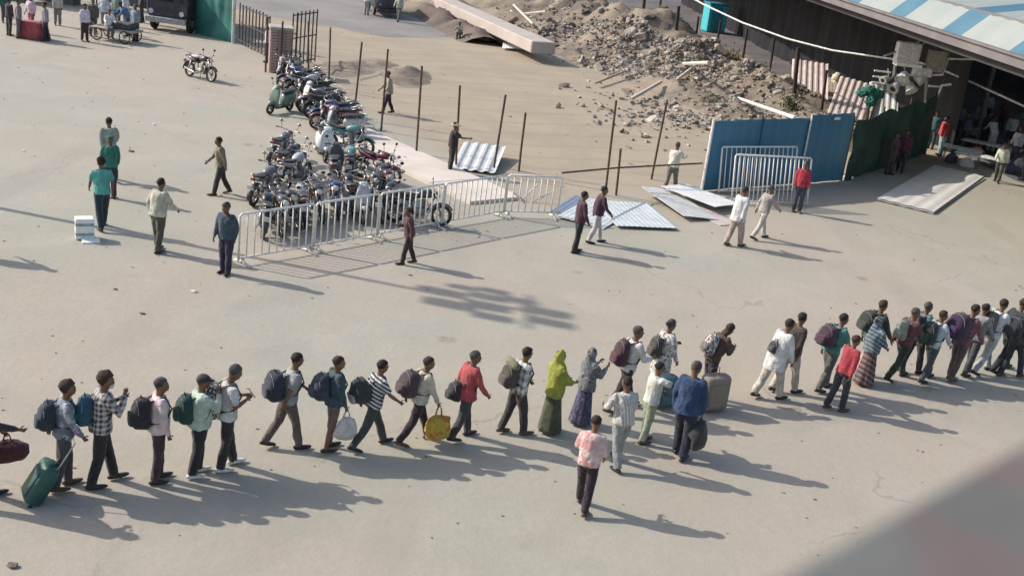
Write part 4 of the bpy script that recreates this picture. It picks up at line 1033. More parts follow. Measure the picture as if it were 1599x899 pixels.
def backpack(f, label, col, size=(.32, .22, .46), low=0, side=0, tilt=0, pock=None, extra=None, front=False, pat=None):
    """a bag on somebody's back: straps over both shoulders; a top-level thing with its own frame"""
    w_, d_, h_ = size; S = f.S; sgn = 1 if front else -1
    cen = f.sp * (.285 - low) + f.fw * sgn * (.135 + d_ / 2) + Vector((side, 0, 0))
    a0 = f.T(cen); bm_ = cloth(col, pat); root = thing('backpack', label, 'backpack', f.M @ a0, f.hd, 'bags worn on the back')
    tl = math.atan2(f.sp.y, f.sp.z) - R(tilt)
    LM = Matrix.Rotation(-tl, 4, 'X')
    def rr_(z, a, c_, off=0): return [tuple(LM @ Vector(p)) for p in super_ring(0, off, z, a, c_, 18, 3.2)]
    a, c_, h = w_ / 2 * S, d_ / 2 * S, h_ / 2 * S; o_ = -sgn * .0
    prof = [(-1, .62, .6), (-.94, .9, .88), (-.7, 1.02, 1.08), (-.2, 1.0, 1.12), (.3, .95, .98), (.7, .85, .8), (.93, .62, .6), (1, .3, .3)]
    b = MB(); b.loft([rr_(h * z, a * p_, c_ * q_, sgn * c_ * (q_ - 1) * .5) for z, p_, q_ in prof])
    sd_ = f.rr.uniform(0, 50)
    b.v = [tuple(Vector(v) + Vector(v).normalized() * .026 * noise.noise(Vector(v) * 6 + Vector((sd_, 0, 0))) + Vector(v).normalized() * .01 * noise.noise(Vector(v) * 16 + Vector((sd_, 0, 0)))) for v in b.v]
    bo = b.obj('bag_body', bm_, root, True)
    b = MB(); b.loft([[tuple(LM @ Vector(p)) for p in super_ring(0, sgn * (c_ * 1.05), z * h, a * p_, .045 * S, 14, 3)] for z, p_ in ((-.78, .5), (-.72, .72), (-.35, .78), (-.05, .72), (0, .5))]); b.obj('pocket', cloth(pock or scl(col, 1.7)), root, True)
    q = MB(); q.tube([LM @ Vector((a * .98 * math.cos(t_), sgn * -c_ * -.55 * 1.0, h * .15 + h * .72 * math.sin(t_))) for t_ in [math.pi * i / 10 for i in range(11)]], .007, 4); q.obj('zip', mat('zip_grey', (.2, .2, .21), .5), root, True)
    for sd in (-1, 1):
        sh = f.shc + Vector((sd * .105 * f.sx, 0, 0)); q = MB()
        pts = [cen + f.sp * (h_ * .40) - f.fw * sgn * (d_ * .4) + Vector((sd * .08 - side, 0, 0)), sh + f.sp * .062 - f.fw * .06 * -sgn * -1, sh + f.sp * .058 + f.fw * .05, f.chest + Vector((sd * .12 * f.sx, 0, 0)) + f.fw * .152 * -sgn, f.waist + Vector((sd * .16 * f.sx, 0, 0)) + f.fw * .05, cen - f.sp * (h_ * .32) + Vector((sd * w_ * .38, 0, 0)) - f.fw * sgn * d_ * .4]
        q.tube([f.T(p) - a0 for p in pts], [(.026 * S, .011 * S)] * 6, 6, ref=Vector((1, 0, 0))); q.obj('strap', cloth(scl(col, .8)), root, True)
    q = MB(); t0 = LM @ Vector((0, 0, h * .95)); q.tube([t0 + Vector((-.04, 0, 0)), t0 + Vector((-.03, 0, .05)), t0 + Vector((.03, 0, .05)), t0 + Vector((.04, 0, 0))], .009, 5); q.obj('grab_loop', cloth(scl(col, .7)), root)
    if extra:
        q = MB(); q.tube([LM @ Vector((-a * .9, 0, h * 1.05)), LM @ Vector((0, -.01, h * 1.1)), LM @ Vector((a * .9, 0, h * 1.02))], .075 * S, 12, round_cap=True); q.obj('rolled_blanket', cloth(extra), root, True)
    return root
def suitcase(label, loc, hd, size, m, tilt=0, handle=None, cat='suitcase'):
    w_, d_, h_ = size; r = thing('suitcase', label, cat, loc, hd, 'wheeled suitcases'); r.rotation_euler = (tilt, 0, hd)
    b = MB(); b.loft([super_ring(0, 0, z, w_ / 2 * p_, d_ / 2 * q_, 20, 4.5) for z, p_, q_ in ((.06, .9, .8), (.09, 1, .97), (h_ * .5, 1, 1), (h_ - .05, 1, .97), (h_, .9, .8))]); b.obj('shell', m, r, True)
    b = MB()
    for y in (-.5, .5): b.loft([super_ring(0, y * d_ * .98, z, w_ * .36 * p_, .02, 12, 4) for z, p_ in ((h_ * .18, .9), (h_ * .2, 1), (h_ * .8, 1), (h_ * .82, .9))])
    b.obj('front_pocket', m, r, True)
    for x in (-w_ * .4, w_ * .4): MB().tube([(x - .015, 0, .03), (x + .015, 0, .03)], .035, 10).obj('wheel', BLACKP, r)
    hl = handle or .35
    MB().tube([(-.1, d_ * .3, h_ - .02), (-.1, d_ * .3, h_ + hl), (.1, d_ * .3, h_ + hl), (.1, d_ * .3, h_ - .02)], .011, 6).obj('pull_handle', CHROME, r)
    return r
def carry_bag(f, side, label, col, size=(.3, .16, .36), cat='bag', m=None, drop=.10, name='carrier_bag', fwd=0, grp='bags carried in the hand'):
    sh, elb, wr, d1, d2 = f.arms[side]; hnd = f.T(wr + d2 * .1); S = f.S
    root = thing(name, label, cat, f.M @ hnd, f.hd, grp); w_, d_, h_ = size; m = m or cloth(col)
    seed_ = f.rr.uniform(0, 90); b = MB(); top = -drop
    rings = []
    for z, p_ in ((-1, .55), (-.95, .85), (-.7, 1.05), (-.4, 1.0), (-.15, .75), (0, .35)):
        rings.append(super_ring(0, 0, top + z * h_, d_ / 2 * p_ * 1.0, w_ / 2 * p_, 18, 2.6))
    b.loft(rings); b.v = [tuple(Vector(v) + Vector((1, 1, 1)) * .06 * noise.noise(Vector(v) * 7 + Vector((seed_, 0, 0)))) for v in b.v]
    b.obj('bag_body', m, root, True)
    for s_ in (-1, 1):
        q = MB(); q.tube([(.02 * s_, .06, top - .02), (.012 * s_, .035, -.02), (0, 0, .012), (.012 * s_, -.035, -.02), (.02 * s_, -.06, top - .02)], .009, 5); q.obj('handle', m, root)
    return root
def phone(f, side, label):
    sh, elb, wr, d1, d2 = f.arms[side]; c_ = f.T(wr + d2 * .11 + Vector((-side * .02, 0, .02)))
    r = thing('phone', label, 'phone', f.M @ c_, f.hd, 'phones held in the hand'); r.rotation_euler.x = .6
    b = MB().box((0, 0, 0), (.08, .012, .16), bev=.003).obj('case', BLACKP, r); MB().box((0, -.0075, 0), (.07, .002, .15)).obj('screen', mat('phone_screen', (.03, .035, .05), .1, bmp=0), r)
QD = 31            # heading of the queue (degrees from +x)
W_ = (.56, .55, .53); NAVY = (.022, .028, .06); BLK = (.022, .02, .024); MAR = (.11, .02, .035)
qg = 'people queueing with luggage across the yard'
# --- the queue, left to right
f = person(-34, 782, 1.72, QD, 'person in a dark jacket half outside the left edge, reaching ahead', 'reach', top=(.04, .035, .04), group=qg, L=(20, 5), Rr=(-18, 8))
carry_bag(f, -1, 'dark red duffel bag carried at the very left edge of the photo', (.08, .02, .025), (.55, .26, .32), cat='duffel bag', name='duffel_bag')
f = person(97, 762, 1.72, QD, 'person in a blue grey mottled shirt pulling the green suitcase', 'pull', top=(.16, .19, .24), tpat='camo', tcol2=(.33, .36, .4), pants=(.07, .065, .075), skin='d', group=qg, hair='thick', aL=(-28, 14, 10))
backpack(f, 'dark navy backpack on the person pulling the green suitcase', (.02, .03, .045), (.3, .22, .42), .02)
sc_loc = at(32, 782); suitcase('dark green wheeled suitcase tilted behind the person in the mottled shirt', sc_loc + Vector((.1, .0, 0)), R(QD) - math.pi / 2, (.42, .27, .66), mat('suitcase_green', (.02, .085, .07), .5, var=.15), -.55, .45)
f = person(160, 756, 1.83, QD, 'tall masked person in a black and white plaid shirt with bushy hair', 'strap', top=(.06, .045, .05), tpat='check', tcol2=(.5, .48, .46), pants=BLK, group=qg, hair='thick', mask=True, L=(24, 4), Rr=(-10, 8), aR=(38, 8, 122), inn=.4, shoe=SHOE_B)
backpack(f, 'teal blue backpack on the tall person in the plaid shirt', (.012, .075, .12), (.3, .2, .42), .04)
f = person(245, 751, 1.70, QD, 'person in a pale pink shirt with a black backpack', 'stand', top=(.62, .5, .5), pants=(.055, .03, .036), group=qg, aL=(3, 5, 8), skin='d')
backpack(f, 'large black backpack on the person in the pale pink shirt', BLK, (.34, .26, .46), .02)
f = person(305, 742, 1.68, QD, 'person in a black cap and mint green shirt holding a phone to the face', 'call', top=(.40, .50, .42), pants=(.022, .02, .024), group=qg, hat=('cap', (.035, .03, .03)), shoe=SHOE_W, belly=.8, sx=1.08)
backpack(f, 'dark green backpack on the person in the black cap', (.015, .05, .045), (.32, .22, .44), .03)
phone(f, 1, 'black phone held up by the person in the black cap')
f = person(353, 731, 1.77, QD, 'person in a white T-shirt looking down at a phone', 'phone', top=(.58, .565, .55), sleeve='half', pants=(.035, .03, .03), group=qg, shoe=SHOE_W, L=(14, 3), Rr=(-8, 8))
backpack(f, 'big grey brown patterned backpack on the person in the white T-shirt', (.085, .075, .065), (.36, .28, .52), .03, pat='print')
phone(f, 1, 'black phone held at chest height by the person in the white T-shirt')
f = person(440, 700, 1.70, QD, 'person in a grey half sleeved shirt and brown jeans mid step', 'strideb', top=(.30, .31, .31), sleeve='half', pants=(.11, .085, .08), group=qg, L=(-20, 18), Rr=(24, 8))
backpack(f, 'dark navy backpack hanging low on the person in brown jeans', (.025, .03, .05), (.36, .28, .46), .06, tilt=10)
f = person(512, 702, 1.66, QD, 'person in a dark teal jacket and knee length shorts', 'stand2', top=(.035, .07, .085), pants=(.16, .11, .09), shorts=True, group=qg, skin='d', aR=(5, 4, 12))
backpack(f, 'navy grey backpack on the person in the teal jacket', (.035, .04, .06), (.34, .26, .42), .0)
carry_bag(f, 1, 'thin white plastic bag carried beside bare shins', (.7, .66, .66), (.34, .12, .42), m=mat('white_plastic', (.5, .46, .45), .45, var=.15, scale=12))
f = person(574, 699, 1.62, QD, 'person in a black and white striped T-shirt striding', 'stride', top=(.55, .55, .55), tpat='hstripe', tcol2=(.02, .02, .025), sleeve='half', pants=(.05, .058, .052), group=qg)
backpack(f, 'black and grey duffel slung on the back of the person in stripes', (.03, .032, .04), (.34, .34, .42), .06, tilt=25, pock=(.4, .4, .42))
f = person(645, 691, 1.61, QD, 'person in a khaki cream waistcoat shirt leaning ahead with a yellow bag', 'stride', top=(.48, .45, .36), pants=(.03, .022, .026), group=qg, Rr=(-24, 14), hair='short', aR=(14, 6, 10))
backpack(f, 'round brown purple backpack on the person with the yellow bag', (.06, .042, .048), (.38, .3, .46), .0)
carry_bag(f, 1, 'bulging yellow and orange bag carried in the hand', (.75, .42, .03), (.44, .3, .42), m=cloth((.55, .38, .05), 'print', (.50, .17, .03), .25), drop=.16)
f = person(717, 685, 1.64, QD, 'person in a coral red shirt walking with one arm down', 'walk', top=(.36, .06, .065), pants=(.06, .055, .06), group=qg, tlen=.04)
backpack(f, 'small black bag hanging at the hip behind the coral red shirt', (.03, .027, .03), (.28, .2, .34), .27, side=-.05)
f = person(799, 677, 1.65, QD, 'person in a white and black checked shirt with dark trousers', 'walkb', top=(.62, .62, .58), tpat='check', tcol2=(.12, .12, .12), pants=(.035, .035, .032), group=qg, k=.6)
backpack(f, 'olive brown backpack with a rolled blanket on the person in the checked shirt', (.07, .06, .045), (.34, .24, .44), .02, extra=(.2, .19, .11))
f = person(857, 674, 1.56, QD, 'woman in a bright yellow green shawl and dark olive skirt', 'stand', top=(.3, .34, .02), skirt=((.07, .075, .045),), shawl=((.27, .29, .045), None, (0, 0, 0), .12), hair='short', group=qg, aR=(20, 5, 60), aL=(15, 5, 60))
f = person(905, 661, 1.47, QD, 'woman in a dark headscarf and grey shawl over a violet skirt', 'stand', top=(.2, .2, .21), skirt=((.045, .04, .1), 'print', (.1, .1, .16)), shawl=((.17, .18, .19), 'print', (.07, .075, .09), .1), hair='short', group=qg, aR=(35, 5, 100), aL=(35, 5, 100))
f = person(966, 640, 1.74, QD, 'person in a white shirt taking a long stride with a maroon backpack', 'stride', top=W_, pants=(.028, .022, .028), group=qg, Rr=(-34, 12), L=(28, 4), aL=(10, 8, 80), aR=(20, 8, 70))
backpack(f, 'maroon brown backpack on the person taking the long stride', (.06, .025, .03), (.3, .22, .5), .02)
f = person(1022, 622, 1.66, QD, 'woman with hair in a bun and a white printed tunic', 'walk', top=(.62, .6, .57), tpat='print', tcol2=(.2, .19, .19), tlen=.28, pants=(.03, .03, .04), hair='bun', group=qg, skin='d', aR=(10, 6, 15), aL=(20, 6, 70))
backpack(f, 'dark brown backpack on the woman with the bun', (.06, .052, .045), (.28, .2, .42), .06)
suitcase('teal grey suitcase standing behind the person in the blue jacket', at(1034, 636), R(QD), (.46, .28, .66), mat('suitcase_teal', (.05, .12, .14), .5), 0, .3)
f = person(1100, 622, 1.62, QD, 'long haired person in a brown jacket bending over the tan suitcase', 'phone', top=(.075, .048, .035), pants=(.03, .025, .028), hair='long', group=qg, lean=24, hp=24)
backpack(f, 'grey brown backpack on the long haired person in brown', (.12, .10, .09), (.28, .22, .44), .04, pat='print')
suitcase('large tan grey suitcase standing in front of the long haired person', at(1110, 640), R(QD) - .1, (.56, .34, .74), mat('suitcase_tan', (.21, .175, .145), .75, var=.08), 0, .12)
f = person(1222, 612, 1.74, QD, 'dark clothed person almost hidden behind the one in the loose white shirt', 'walkb', top=(.05, .04, .035), pants=(.42, .39, .34), group=qg)
f = person(1196, 622, 1.72, QD, 'person in a loose white long shirt and cream trousers walking hunched', 'strideb', top=(.60, .59, .575), tlen=.2, pants=(.50, .46, .40), group=qg, belly=1.0, sx=1.1, lean=14, L=(-22, 12), Rr=(24, 8), aR=(4, 8, 15), aL=(10, 8, 20))
rn = backpack(f, 'dark sling bag on the hunched person in white', (.05, .045, .05), (.2, .1, .26), .1)
f = person(1345, 590, 1.78, QD, 'person in a dark olive jacket behind the one in the teal shirt', 'walk', top=(.04, .042, .03), pants=(.04, .04, .04), group=qg)
backpack(f, 'dark green pack high on the shoulders of the person in olive', (.03, .036, .03), (.34, .3, .4), -.06)
f = person(1283, 609, 1.70, QD, 'person in a turquoise shirt with grey trousers', 'walk', top=(.07, .2, .18), pants=(.10, .10, .09), group=qg, hair='short', lean=12)
backpack(f, 'round maroon and navy backpack on the person in turquoise', (.055, .025, .04), (.38, .3, .46), .0)
f = person(1301, 641, 1.60, QD, 'person in a bright red shirt and dark trousers nearer the camera', 'walkb', top=(.35, .035, .05), pants=(.03, .032, .045), group=qg, lean=10, L=(-10, 14), Rr=(12, 8))
f = person(1347, 600, 1.52, QD, 'woman in a teal white and maroon striped wrap by the pink cloth', 'stand', top=(.06, .13, .17), tpat='hstripe', tcol2=(.45, .5, .5), skirt=((.10, .03, .035), 'hstripe', (.15, .135, .13), .6), hair='bun', shawl=((.06, .10, .14), 'hstripe', (.18, .21, .23), .05, .8), group=qg, aR=(20, 5, 30))
carry_bag(f, -1, 'pale pink cloth bundle carried beside the striped wrap', (.75, .36, .34), (.42, .2, .5), drop=.04, name='cloth_bundle', cat='bundle')
f = person(1396, 592, 1.68, QD, 'person in a maroon plaid shirt and dark green trousers', 'stride', top=(.17, .035, .045), tpat='check', tcol2=(.07, .05, .06), pants=(.028, .045, .03), group=qg, k=.7)
backpack(f, 'pale grey green backpack on the person in maroon plaid', (.22, .25, .2), (.26, .2, .42), .02)
f = person(1443, 594, 1.63, QD, 'person in a light blue shirt with a black backpack', 'walk', top=(.42, .50, .54), pants=(.07, .085, .085), group=qg)
backpack(f, 'black backpack with a green mark on the person in light blue', (.016, .024, .022), (.36, .28, .5), .02, pock=(.02, .08, .06))
f = person(1482, 594, 1.76, QD, 'person in a dusty maroon shirt bent under a large round pack', 'walk', top=(.17, .065, .085), pants=(.10, .075, .07), group=qg, lean=14, L=(10, 8), Rr=(-16, 8))
backpack(f, 'very large round navy and maroon pack near the right end of the queue', (.035, .016, .045), (.46, .4, .56), .02)
f = person(1530, 582, 1.80, QD, 'person in a white shirt and pale grey trousers near the right end', 'stride', top=(.56, .58, .58), pants=(.40, .42, .42), group=qg, lean=10)
backpack(f, 'grey green backpack on the person in the white shirt near the right end', (.10, .10, .085), (.36, .3, .5), .03)
f = person(1560, 580, 1.80, QD, 'person in dark navy clothes leaning ahead at the right end of the queue', 'stride', top=(.028, .036, .05), pants=(.022, .024, .03), group=qg, lean=12)
f = person(1612, 566, 1.74, QD, 'person in pale cyan clothes cut by the right edge', 'walk', top=(.5, .64, .68), pants=(.3, .34, .36), group=qg)
backpack(f, 'dark pack cut by the right edge of the photo', (.03, .03, .035), (.34, .3, .48), .0)
f = person(1655, 556, 1.72, QD, 'person in dark clothes just beyond the right edge, shadow only', 'walk', top=(.05, .05, .06), pants=(.03, .03, .03), group=qg)
f = person(1575, 588, 1.70, QD, 'person in charcoal close beside the dark navy one at the right end', 'walkb', top=(.06, .06, .07), pants=(.04, .04, .05), group=qg, lean=10)
backpack(f, 'black pack on the charcoal clothed person at the right end', (.025, .024, .03), (.36, .3, .46), .0)
f = person(1508, 584, 1.68, QD, 'person in grey just behind the large round pack', 'walk', top=(.22, .22, .23), pants=(.06, .06, .07), group=qg)
f = person(1418, 582, 1.66, QD, 'person in dull teal behind the maroon plaid shirt', 'walkb', top=(.08, .16, .16), pants=(.05, .05, .06), group=qg)
backpack(f, 'dark red pack behind the maroon plaid shirt', (.09, .025, .03), (.3, .24, .42), .0)
# --- nearer the camera than the queue
fg = 'people walking against the queue'
f = person(908, 795, 1.60, 75, 'barefaced person in a white and pink shirt and black trousers, nearest the camera', 'walk', top=(.60, .46, .43), tpat='camo', tcol2=(.55, .30, .29), sleeve='rolled', pants=(.03, .018, .026), group=fg, k=.45, aL=(4, 10, 70), aR=(-5, 8, 45), hp=22)
f = person(962, 728, 1.65, 115, 'person in a white striped shirt and faded grey jeans facing the queue', 'walkb', top=(.60, .59, .55), tpat='vstripe', tcol2=(.32, .31, .3), pants=(.28, .29, .29), group=fg, sleeve='rolled', aL=(12, 22, 60), aR=(10, 10, 20))
f = person(1003, 690, 1.55, 20, 'small person in a pale shirt reaching an arm towards the blue jacket', 'reach', top=(.60, .60, .55), pants=(.32, .35, .25), sleeve='half', group=fg, aR=(75, 10, 5))
f = person(1060, 713, 1.80, 65, 'broad person in a royal blue jacket and dark trousers with a black bag', 'stand2', top=(.018, .045, .115), pants=(.02, .022, .04), group=fg, sx=1.15, belly=.5, L=(12, 8), Rr=(-10, 6), aR=(-2, 10, 8), hp=14, tlen=.04, shoe=SHOE_B)
carry_bag(f, 1, 'black and grey bag hanging from the hand of the person in blue', (.04, .038, .045), (.42, .3, .5), cat='bag', name='holdall', drop=.06)
# --- people in the yard behind
yg = 'people scattered in the yard'
person(160, 357, 1.78, 125, 'person in a turquoise shirt and dark jeans beside the white carton', 'walkb', top=(.10, .36, .32), pants=(.018, .035, .055), group=yg, sleeve='half', skin='d', hair='thick')
person(172, 309, 1.66, 110, 'person in a green hood just behind the turquoise shirt', 'stand2', top=(.03, .16, .12), pants=(.03, .04, .05), group=yg, hair=None, hat=('cap0', (.02, .11, .08)))
person(172, 281, 1.76, 120, 'person in an olive grey shirt walking away at the far left', 'stride', top=(.30, .33, .28), pants=(.03, .035, .045), group=yg, sleeve='long')
person(246, 393, 1.76, 65, 'person in a pale olive shirt and grey trousers with arms held out', 'walk', top=(.47, .46, .38), pants=(.08, .075, .065), group=yg, shoe=SHOE_B, aL=(-12, 20, 20), aR=(18, 18, 30), belly=.5, L=(10, 5), Rr=(-8, 6))
person(346, 304, 1.64, 205, 'person in a brown olive shirt walking towards the camera', 'walk', top=(.22, .185, .13), pants=(.04, .035, .035), group=yg, L=(20, 6), Rr=(-18, 14))
person(352, 427, 1.68, 255, 'person in dark blue standing at the left end of the white barrier', 'stand2', top=(.05, .075, .105), pants=(.028, .025, .055), group=yg, hair='thick', sx=1.1, belly=.4, hp=16, L=(6, 6), Rr=(-6, 4))
person(637, 412, 1.45, 195, 'boy in a dark red brown shirt in front of the white barrier', 'walk', top=(.10, .035, .035), pants=(.04, .02, .022), group=yg, hair='short', aR=(5, 4, 90), lean=8)
person(897, 394, 1.68, 20, 'person in a dark wine shirt and black trousers, front one of the walking pair', 'stand2', top=(.07, .025, .045), pants=(.016, .015, .022), group=yg, sx=1.05)
person(927, 379, 1.63, 15, 'person in a dark violet shirt and white trousers, rear one of the walking pair', 'walk', top=(.06, .022, .05), pants=(.52, .48, .46), group=yg)
person(1144, 384, 1.77, 40, 'person in a loose white shirt and pale trousers by the blue wall', 'walkb', top=(.6, .595, .6), pants=(.40, .32, .29), group=yg, tlen=.12, belly=.6)
person(1183, 373, 1.68, 30, 'person in a grey shirt and cream trousers walking right of the white shirt', 'stride', top=(.33, .30, .30), pants=(.52, .48, .43), group=yg)
person(1243, 331, 1.72, 260, 'person in a red shirt leaning on the blue wall beside the barriers', 'stand', top=(.40, .035, .055), pants=(.05, .06, .09), group=yg)
person(1045, 298, 1.66, 60, 'person in a pale shirt standing at the brown rail', 'walkb', top=(.60, .57, .50), pants=(.16, .14, .12), group=yg, aR=(45, 5, 40), shoe=SHOE_B)
person(702, 268, 1.62, 15, 'person in black with a pale straw hat on the site edge', 'stand', top=(.028, .022, .024), pants=(.026, .02, .022), group=yg, hat=('brim', (.62, .52, .32)), aR=(55, 6, 35), sleeve='half')
person(605, 177, 1.66, 200, 'person in a grey tan shirt with a pale bag strap behind the thin posts', 'walk', top=(.34, .30, .24), pants=(.03, .022, .022), group=yg, aL=(10, 22, 15), tlen=.05, det=0)
person(-62, 395, 1.72, 120, 'person outside the left edge whose shadow falls into the yard', 'walk', top=(.3, .3, .3), group=yg, det=0)
# --- far left corner
cg = 'people gathered in the far left corner'
for args in [(28, 60, 1.70, 20, 'person in a mauve shirt standing left of the red table', 'stand', (.26, .2, .22), (.15, .13, .15)), (14, 56, 1.64, 60, 'person in black at the far left edge', 'stand', (.04, .04, .05), (.05, .045, .05)),
        (50, 50, 1.66, 250, 'person in a pale pink shirt behind the red table', 'stand2', (.66, .52, .58), (.4, .1, .12)), (72, 65, 1.70, 200, 'person in a grey shirt right of the red table', 'stand2', (.30, .27, .28), (.03, .022, .028)),
        (132, 65, 1.68, 320, 'person in a lilac white shirt and dark trousers left of the hand cart', 'stand', (.64, .58, .66), (.05, .03, .032)), (145, 57, 1.70, 300, 'person in brown behind the lilac shirt', 'stand2', (.10, .085, .08), (.09, .075, .07)),
        (200, 57, 1.72, 220, 'person in a blue shirt bending to the hand cart', 'bend', (.10, .18, .34), (.06, .075, .09)), (212, 65, 1.70, 250, 'person in grey blue at the right end of the hand cart', 'stand', (.25, .30, .34), (.05, .06, .07)),
        (163, 48, 1.74, 270, 'person in a pale blue shirt behind the hand cart', 'stand', (.55, .6, .64), (.28, .27, .29)), (183, 44, 1.72, 270, 'person in a dull green shirt behind the hand cart', 'stand', (.22, .3, .25), (.1, .1, .12)),
        (196, 40, 1.70, 240, 'person in a white shirt at the back of the group', 'stand2', (.6, .6, .62), (.06, .06, .08)), (222, 36, 1.70, 200, 'person in a charcoal shirt near the truck', 'stand', (.07, .07, .09), (.06, .055, .07)), (238, 30, 1.68, 260, 'person in a pale shirt beside the dark truck', 'stand', (.5, .48, .5), (.05, .045, .06)),
        (90, 40, 1.66, 300, 'person in a beige shirt before the dark awning stall', 'stand2', (.5, .45, .38), (.2, .18, .17)), (8, 36, 1.6, 300, 'person in dark green before the green awning stall', 'stand', (.03, .12, .09), (.1, .09, .1)),
        (418, 98, 1.74, 200, 'person in a lilac white shirt at the pinkish pillar', 'stand', (.62, .56, .6), (.07, .075, .1)), (622, 34, 1.70, 250, 'person in a pale green shirt by the dark van', 'walk', (.42, .45, .38), (.14, .14, .14)), (572, 24, 1.66, 90, 'person in white left of the dark van', 'stand', (.62, .62, .6), (.3, .3, .3)),
        (716, 62, 1.55, 260, 'person in grey crouched by the earth bank', 'squat', (.3, .32, .3), (.08, .1, .09))]:
    person(args[0], args[1], args[2], args[3], args[4], args[5], top=args[6], pants=args[7], group=cg if args[0] < 300 else None, det=0)
person(170, 62, 1.65, 300, 'person in a white shirt sitting on the hand cart', 'sit', top=(.74, .74, .72), pants=(.12, .12, .12), group=cg, det=0, loc=at(170, 64), zoff=.14)
# --- crowd before the shed
sg_ = 'people waiting before the dark shed'
for args in [(1556, 284, 1.64, 240, 'person in a cream shirt and grey trousers in front of the low tables', 'walk', (.62, .62, .50), (.08, .075, .06)), (1545, 238, 1.66, 100, 'person in a white shirt bending behind the low tables', 'bend', (.66, .62, .68), (.5, .48, .48)),
        (1467, 243, 1.72, 200, 'person in a red shirt and pale trousers at the shade edge', 'stand', (.48, .05, .08), (.36, .44, .44)), (1404, 268, 1.70, 250, 'person in dark maroon in the shade of the green net', 'stand2', (.09, .02, .045), (.05, .025, .04)),
        (1386, 272, 1.66, 300, 'person in dark brown in the shade of the green net', 'stand', (.06, .035, .03), (.06, .045, .045)), (1452, 232, 1.68, 230, 'person in dark teal left of the red shirt', 'stand', (.04, .1, .12), (.04, .05, .06)),
        (1490, 214, 1.66, 270, 'person in grey blue deep in the shade', 'stand', (.16, .2, .25), (.05, .05, .07)), (1515, 226, 1.60, 250, 'person in pale grey seated behind the tables', 'squat', (.4, .42, .45), (.06, .06, .07)),
        (1532, 232, 1.70, 280, 'person in black next to the white shirt', 'stand', (.03, .03, .04), (.03, .03, .035)), (1580, 258, 1.68, 220, 'person in a pale lilac shirt right of the tables', 'stand2', (.45, .42, .48), (.05, .055, .07)),
        (1598, 282, 1.74, 150, 'person in navy cut by the right edge before the shed', 'stand', (.05, .065, .1), (.07, .08, .09)), (1572, 232, 1.66, 240, 'person in white deep in the shade at the right', 'stand', (.55, .55, .58), (.06, .06, .07)),
        (1475, 196, 1.68, 250, 'person in dark blue far back in the shade', 'stand', (.05, .08, .14), (.04, .04, .05)), (1430, 182, 1.66, 260, 'person in grey by the cluttered pole', 'stand', (.2, .2, .22), (.05, .05, .06)), (1305, 112, 1.66, 260, 'person in pale grey in the shed above the pinkish sheets', 'walk', (.4, .42, .46), (.1, .1, .12)),
        (1255, 92, 1.68, 230, 'person in grey pink in the shed, left of the pale grey one', 'stand', (.34, .28, .3), (.08, .07, .09)), (1232, 80, 1.66, 260, 'person in dark grey in the shed, leftmost', 'stand', (.16, .17, .2), (.06, .06, .07))]:
    person(args[0], args[1], args[2], args[3], args[4], args[5], top=args[6], pants=args[7], group=sg_, det=0)
for i, (x, y, h_, hd_, tc_, lb, ps) in enumerate([(1438, 216, 1.68, 240, (.05, .12, .12), 'person in dull teal beyond the green net end', 'stand'), (1502, 232, 1.66, 200, (.10, .12, .2), 'person in slate blue behind the red shirt', 'stand2'), (1522, 214, 1.7, 260, (.3, .3, .33), 'person in mid grey far back behind the tables', 'stand'),
        (1560, 206, 1.68, 250, (.14, .05, .07), 'person in wine red far back behind the tables', 'stand2'), (1590, 222, 1.66, 230, (.2, .26, .3), 'person in steel blue far back at the right edge', 'stand'), (1567, 255, 1.6, 300, (.5, .48, .44), 'person in off white squatting right of the tables', 'squat'), (1536, 194, 1.7, 270, (.4, .38, .42), 'person in pale mauve deepest in the shade', 'stand'),
        (1586, 244, 1.7, 200, (.07, .07, .1), 'person in black beside the lilac shirt', 'stand2'), (1458, 208, 1.66, 270, (.3, .34, .3), 'person in sage green behind the dark teal one', 'stand'), (1340, 128, 1.66, 250, (.2, .2, .24), 'person in slate grey standing above the pale ribbed sheets', 'stand')]):
    person(x, y, h_, hd_, lb, ps, top=tc_, pants=(.05, .05, .06), group=sg_, det=0)
for i, (x, y, c_, lb) in enumerate([(1508, 262, (.5, .48, .45), 'pale bundle on the ground left of the low tables'), (1484, 254, (.06, .07, .1), 'dark bag on the ground by the red shirt'), (1575, 268, (.12, .13, .2), 'navy bag on the ground right of the cream shirt'), (1524, 244, (.35, .1, .1), 'red bag on the ground between the low tables'), (1594, 262, (.45, .42, .4), 'pale sack on the ground at the right edge')]):
    b = MB(); b.loft([super_ring(0, 0, z, a_, c2, 16, 2.8) for z, a_, c2 in ((.01, .28, .18), (.1, .34, .22), (.28, .3, .19), (.4, .18, .1), (.43, .06, .04))]); b.v = [tuple(Vector(v) + Vector((1, 1, .3)) * .06 * noise.noise(Vector(v) * 6 + Vector((i * 7, 0, 0)))) for v in b.v]
    rt5 = thing('sack', lb, 'bag', at(x, y), i * .8, 'bags on the ground before the shed'); b.obj('bag_body', cloth(c_), rt5, True); MB().tube([(-.1, 0, .38), (-.06, 0, .52), (.06, 0, .52), (.1, 0, .38)], .014, 5).obj('handle', cloth(scl(c_, .7)), rt5)
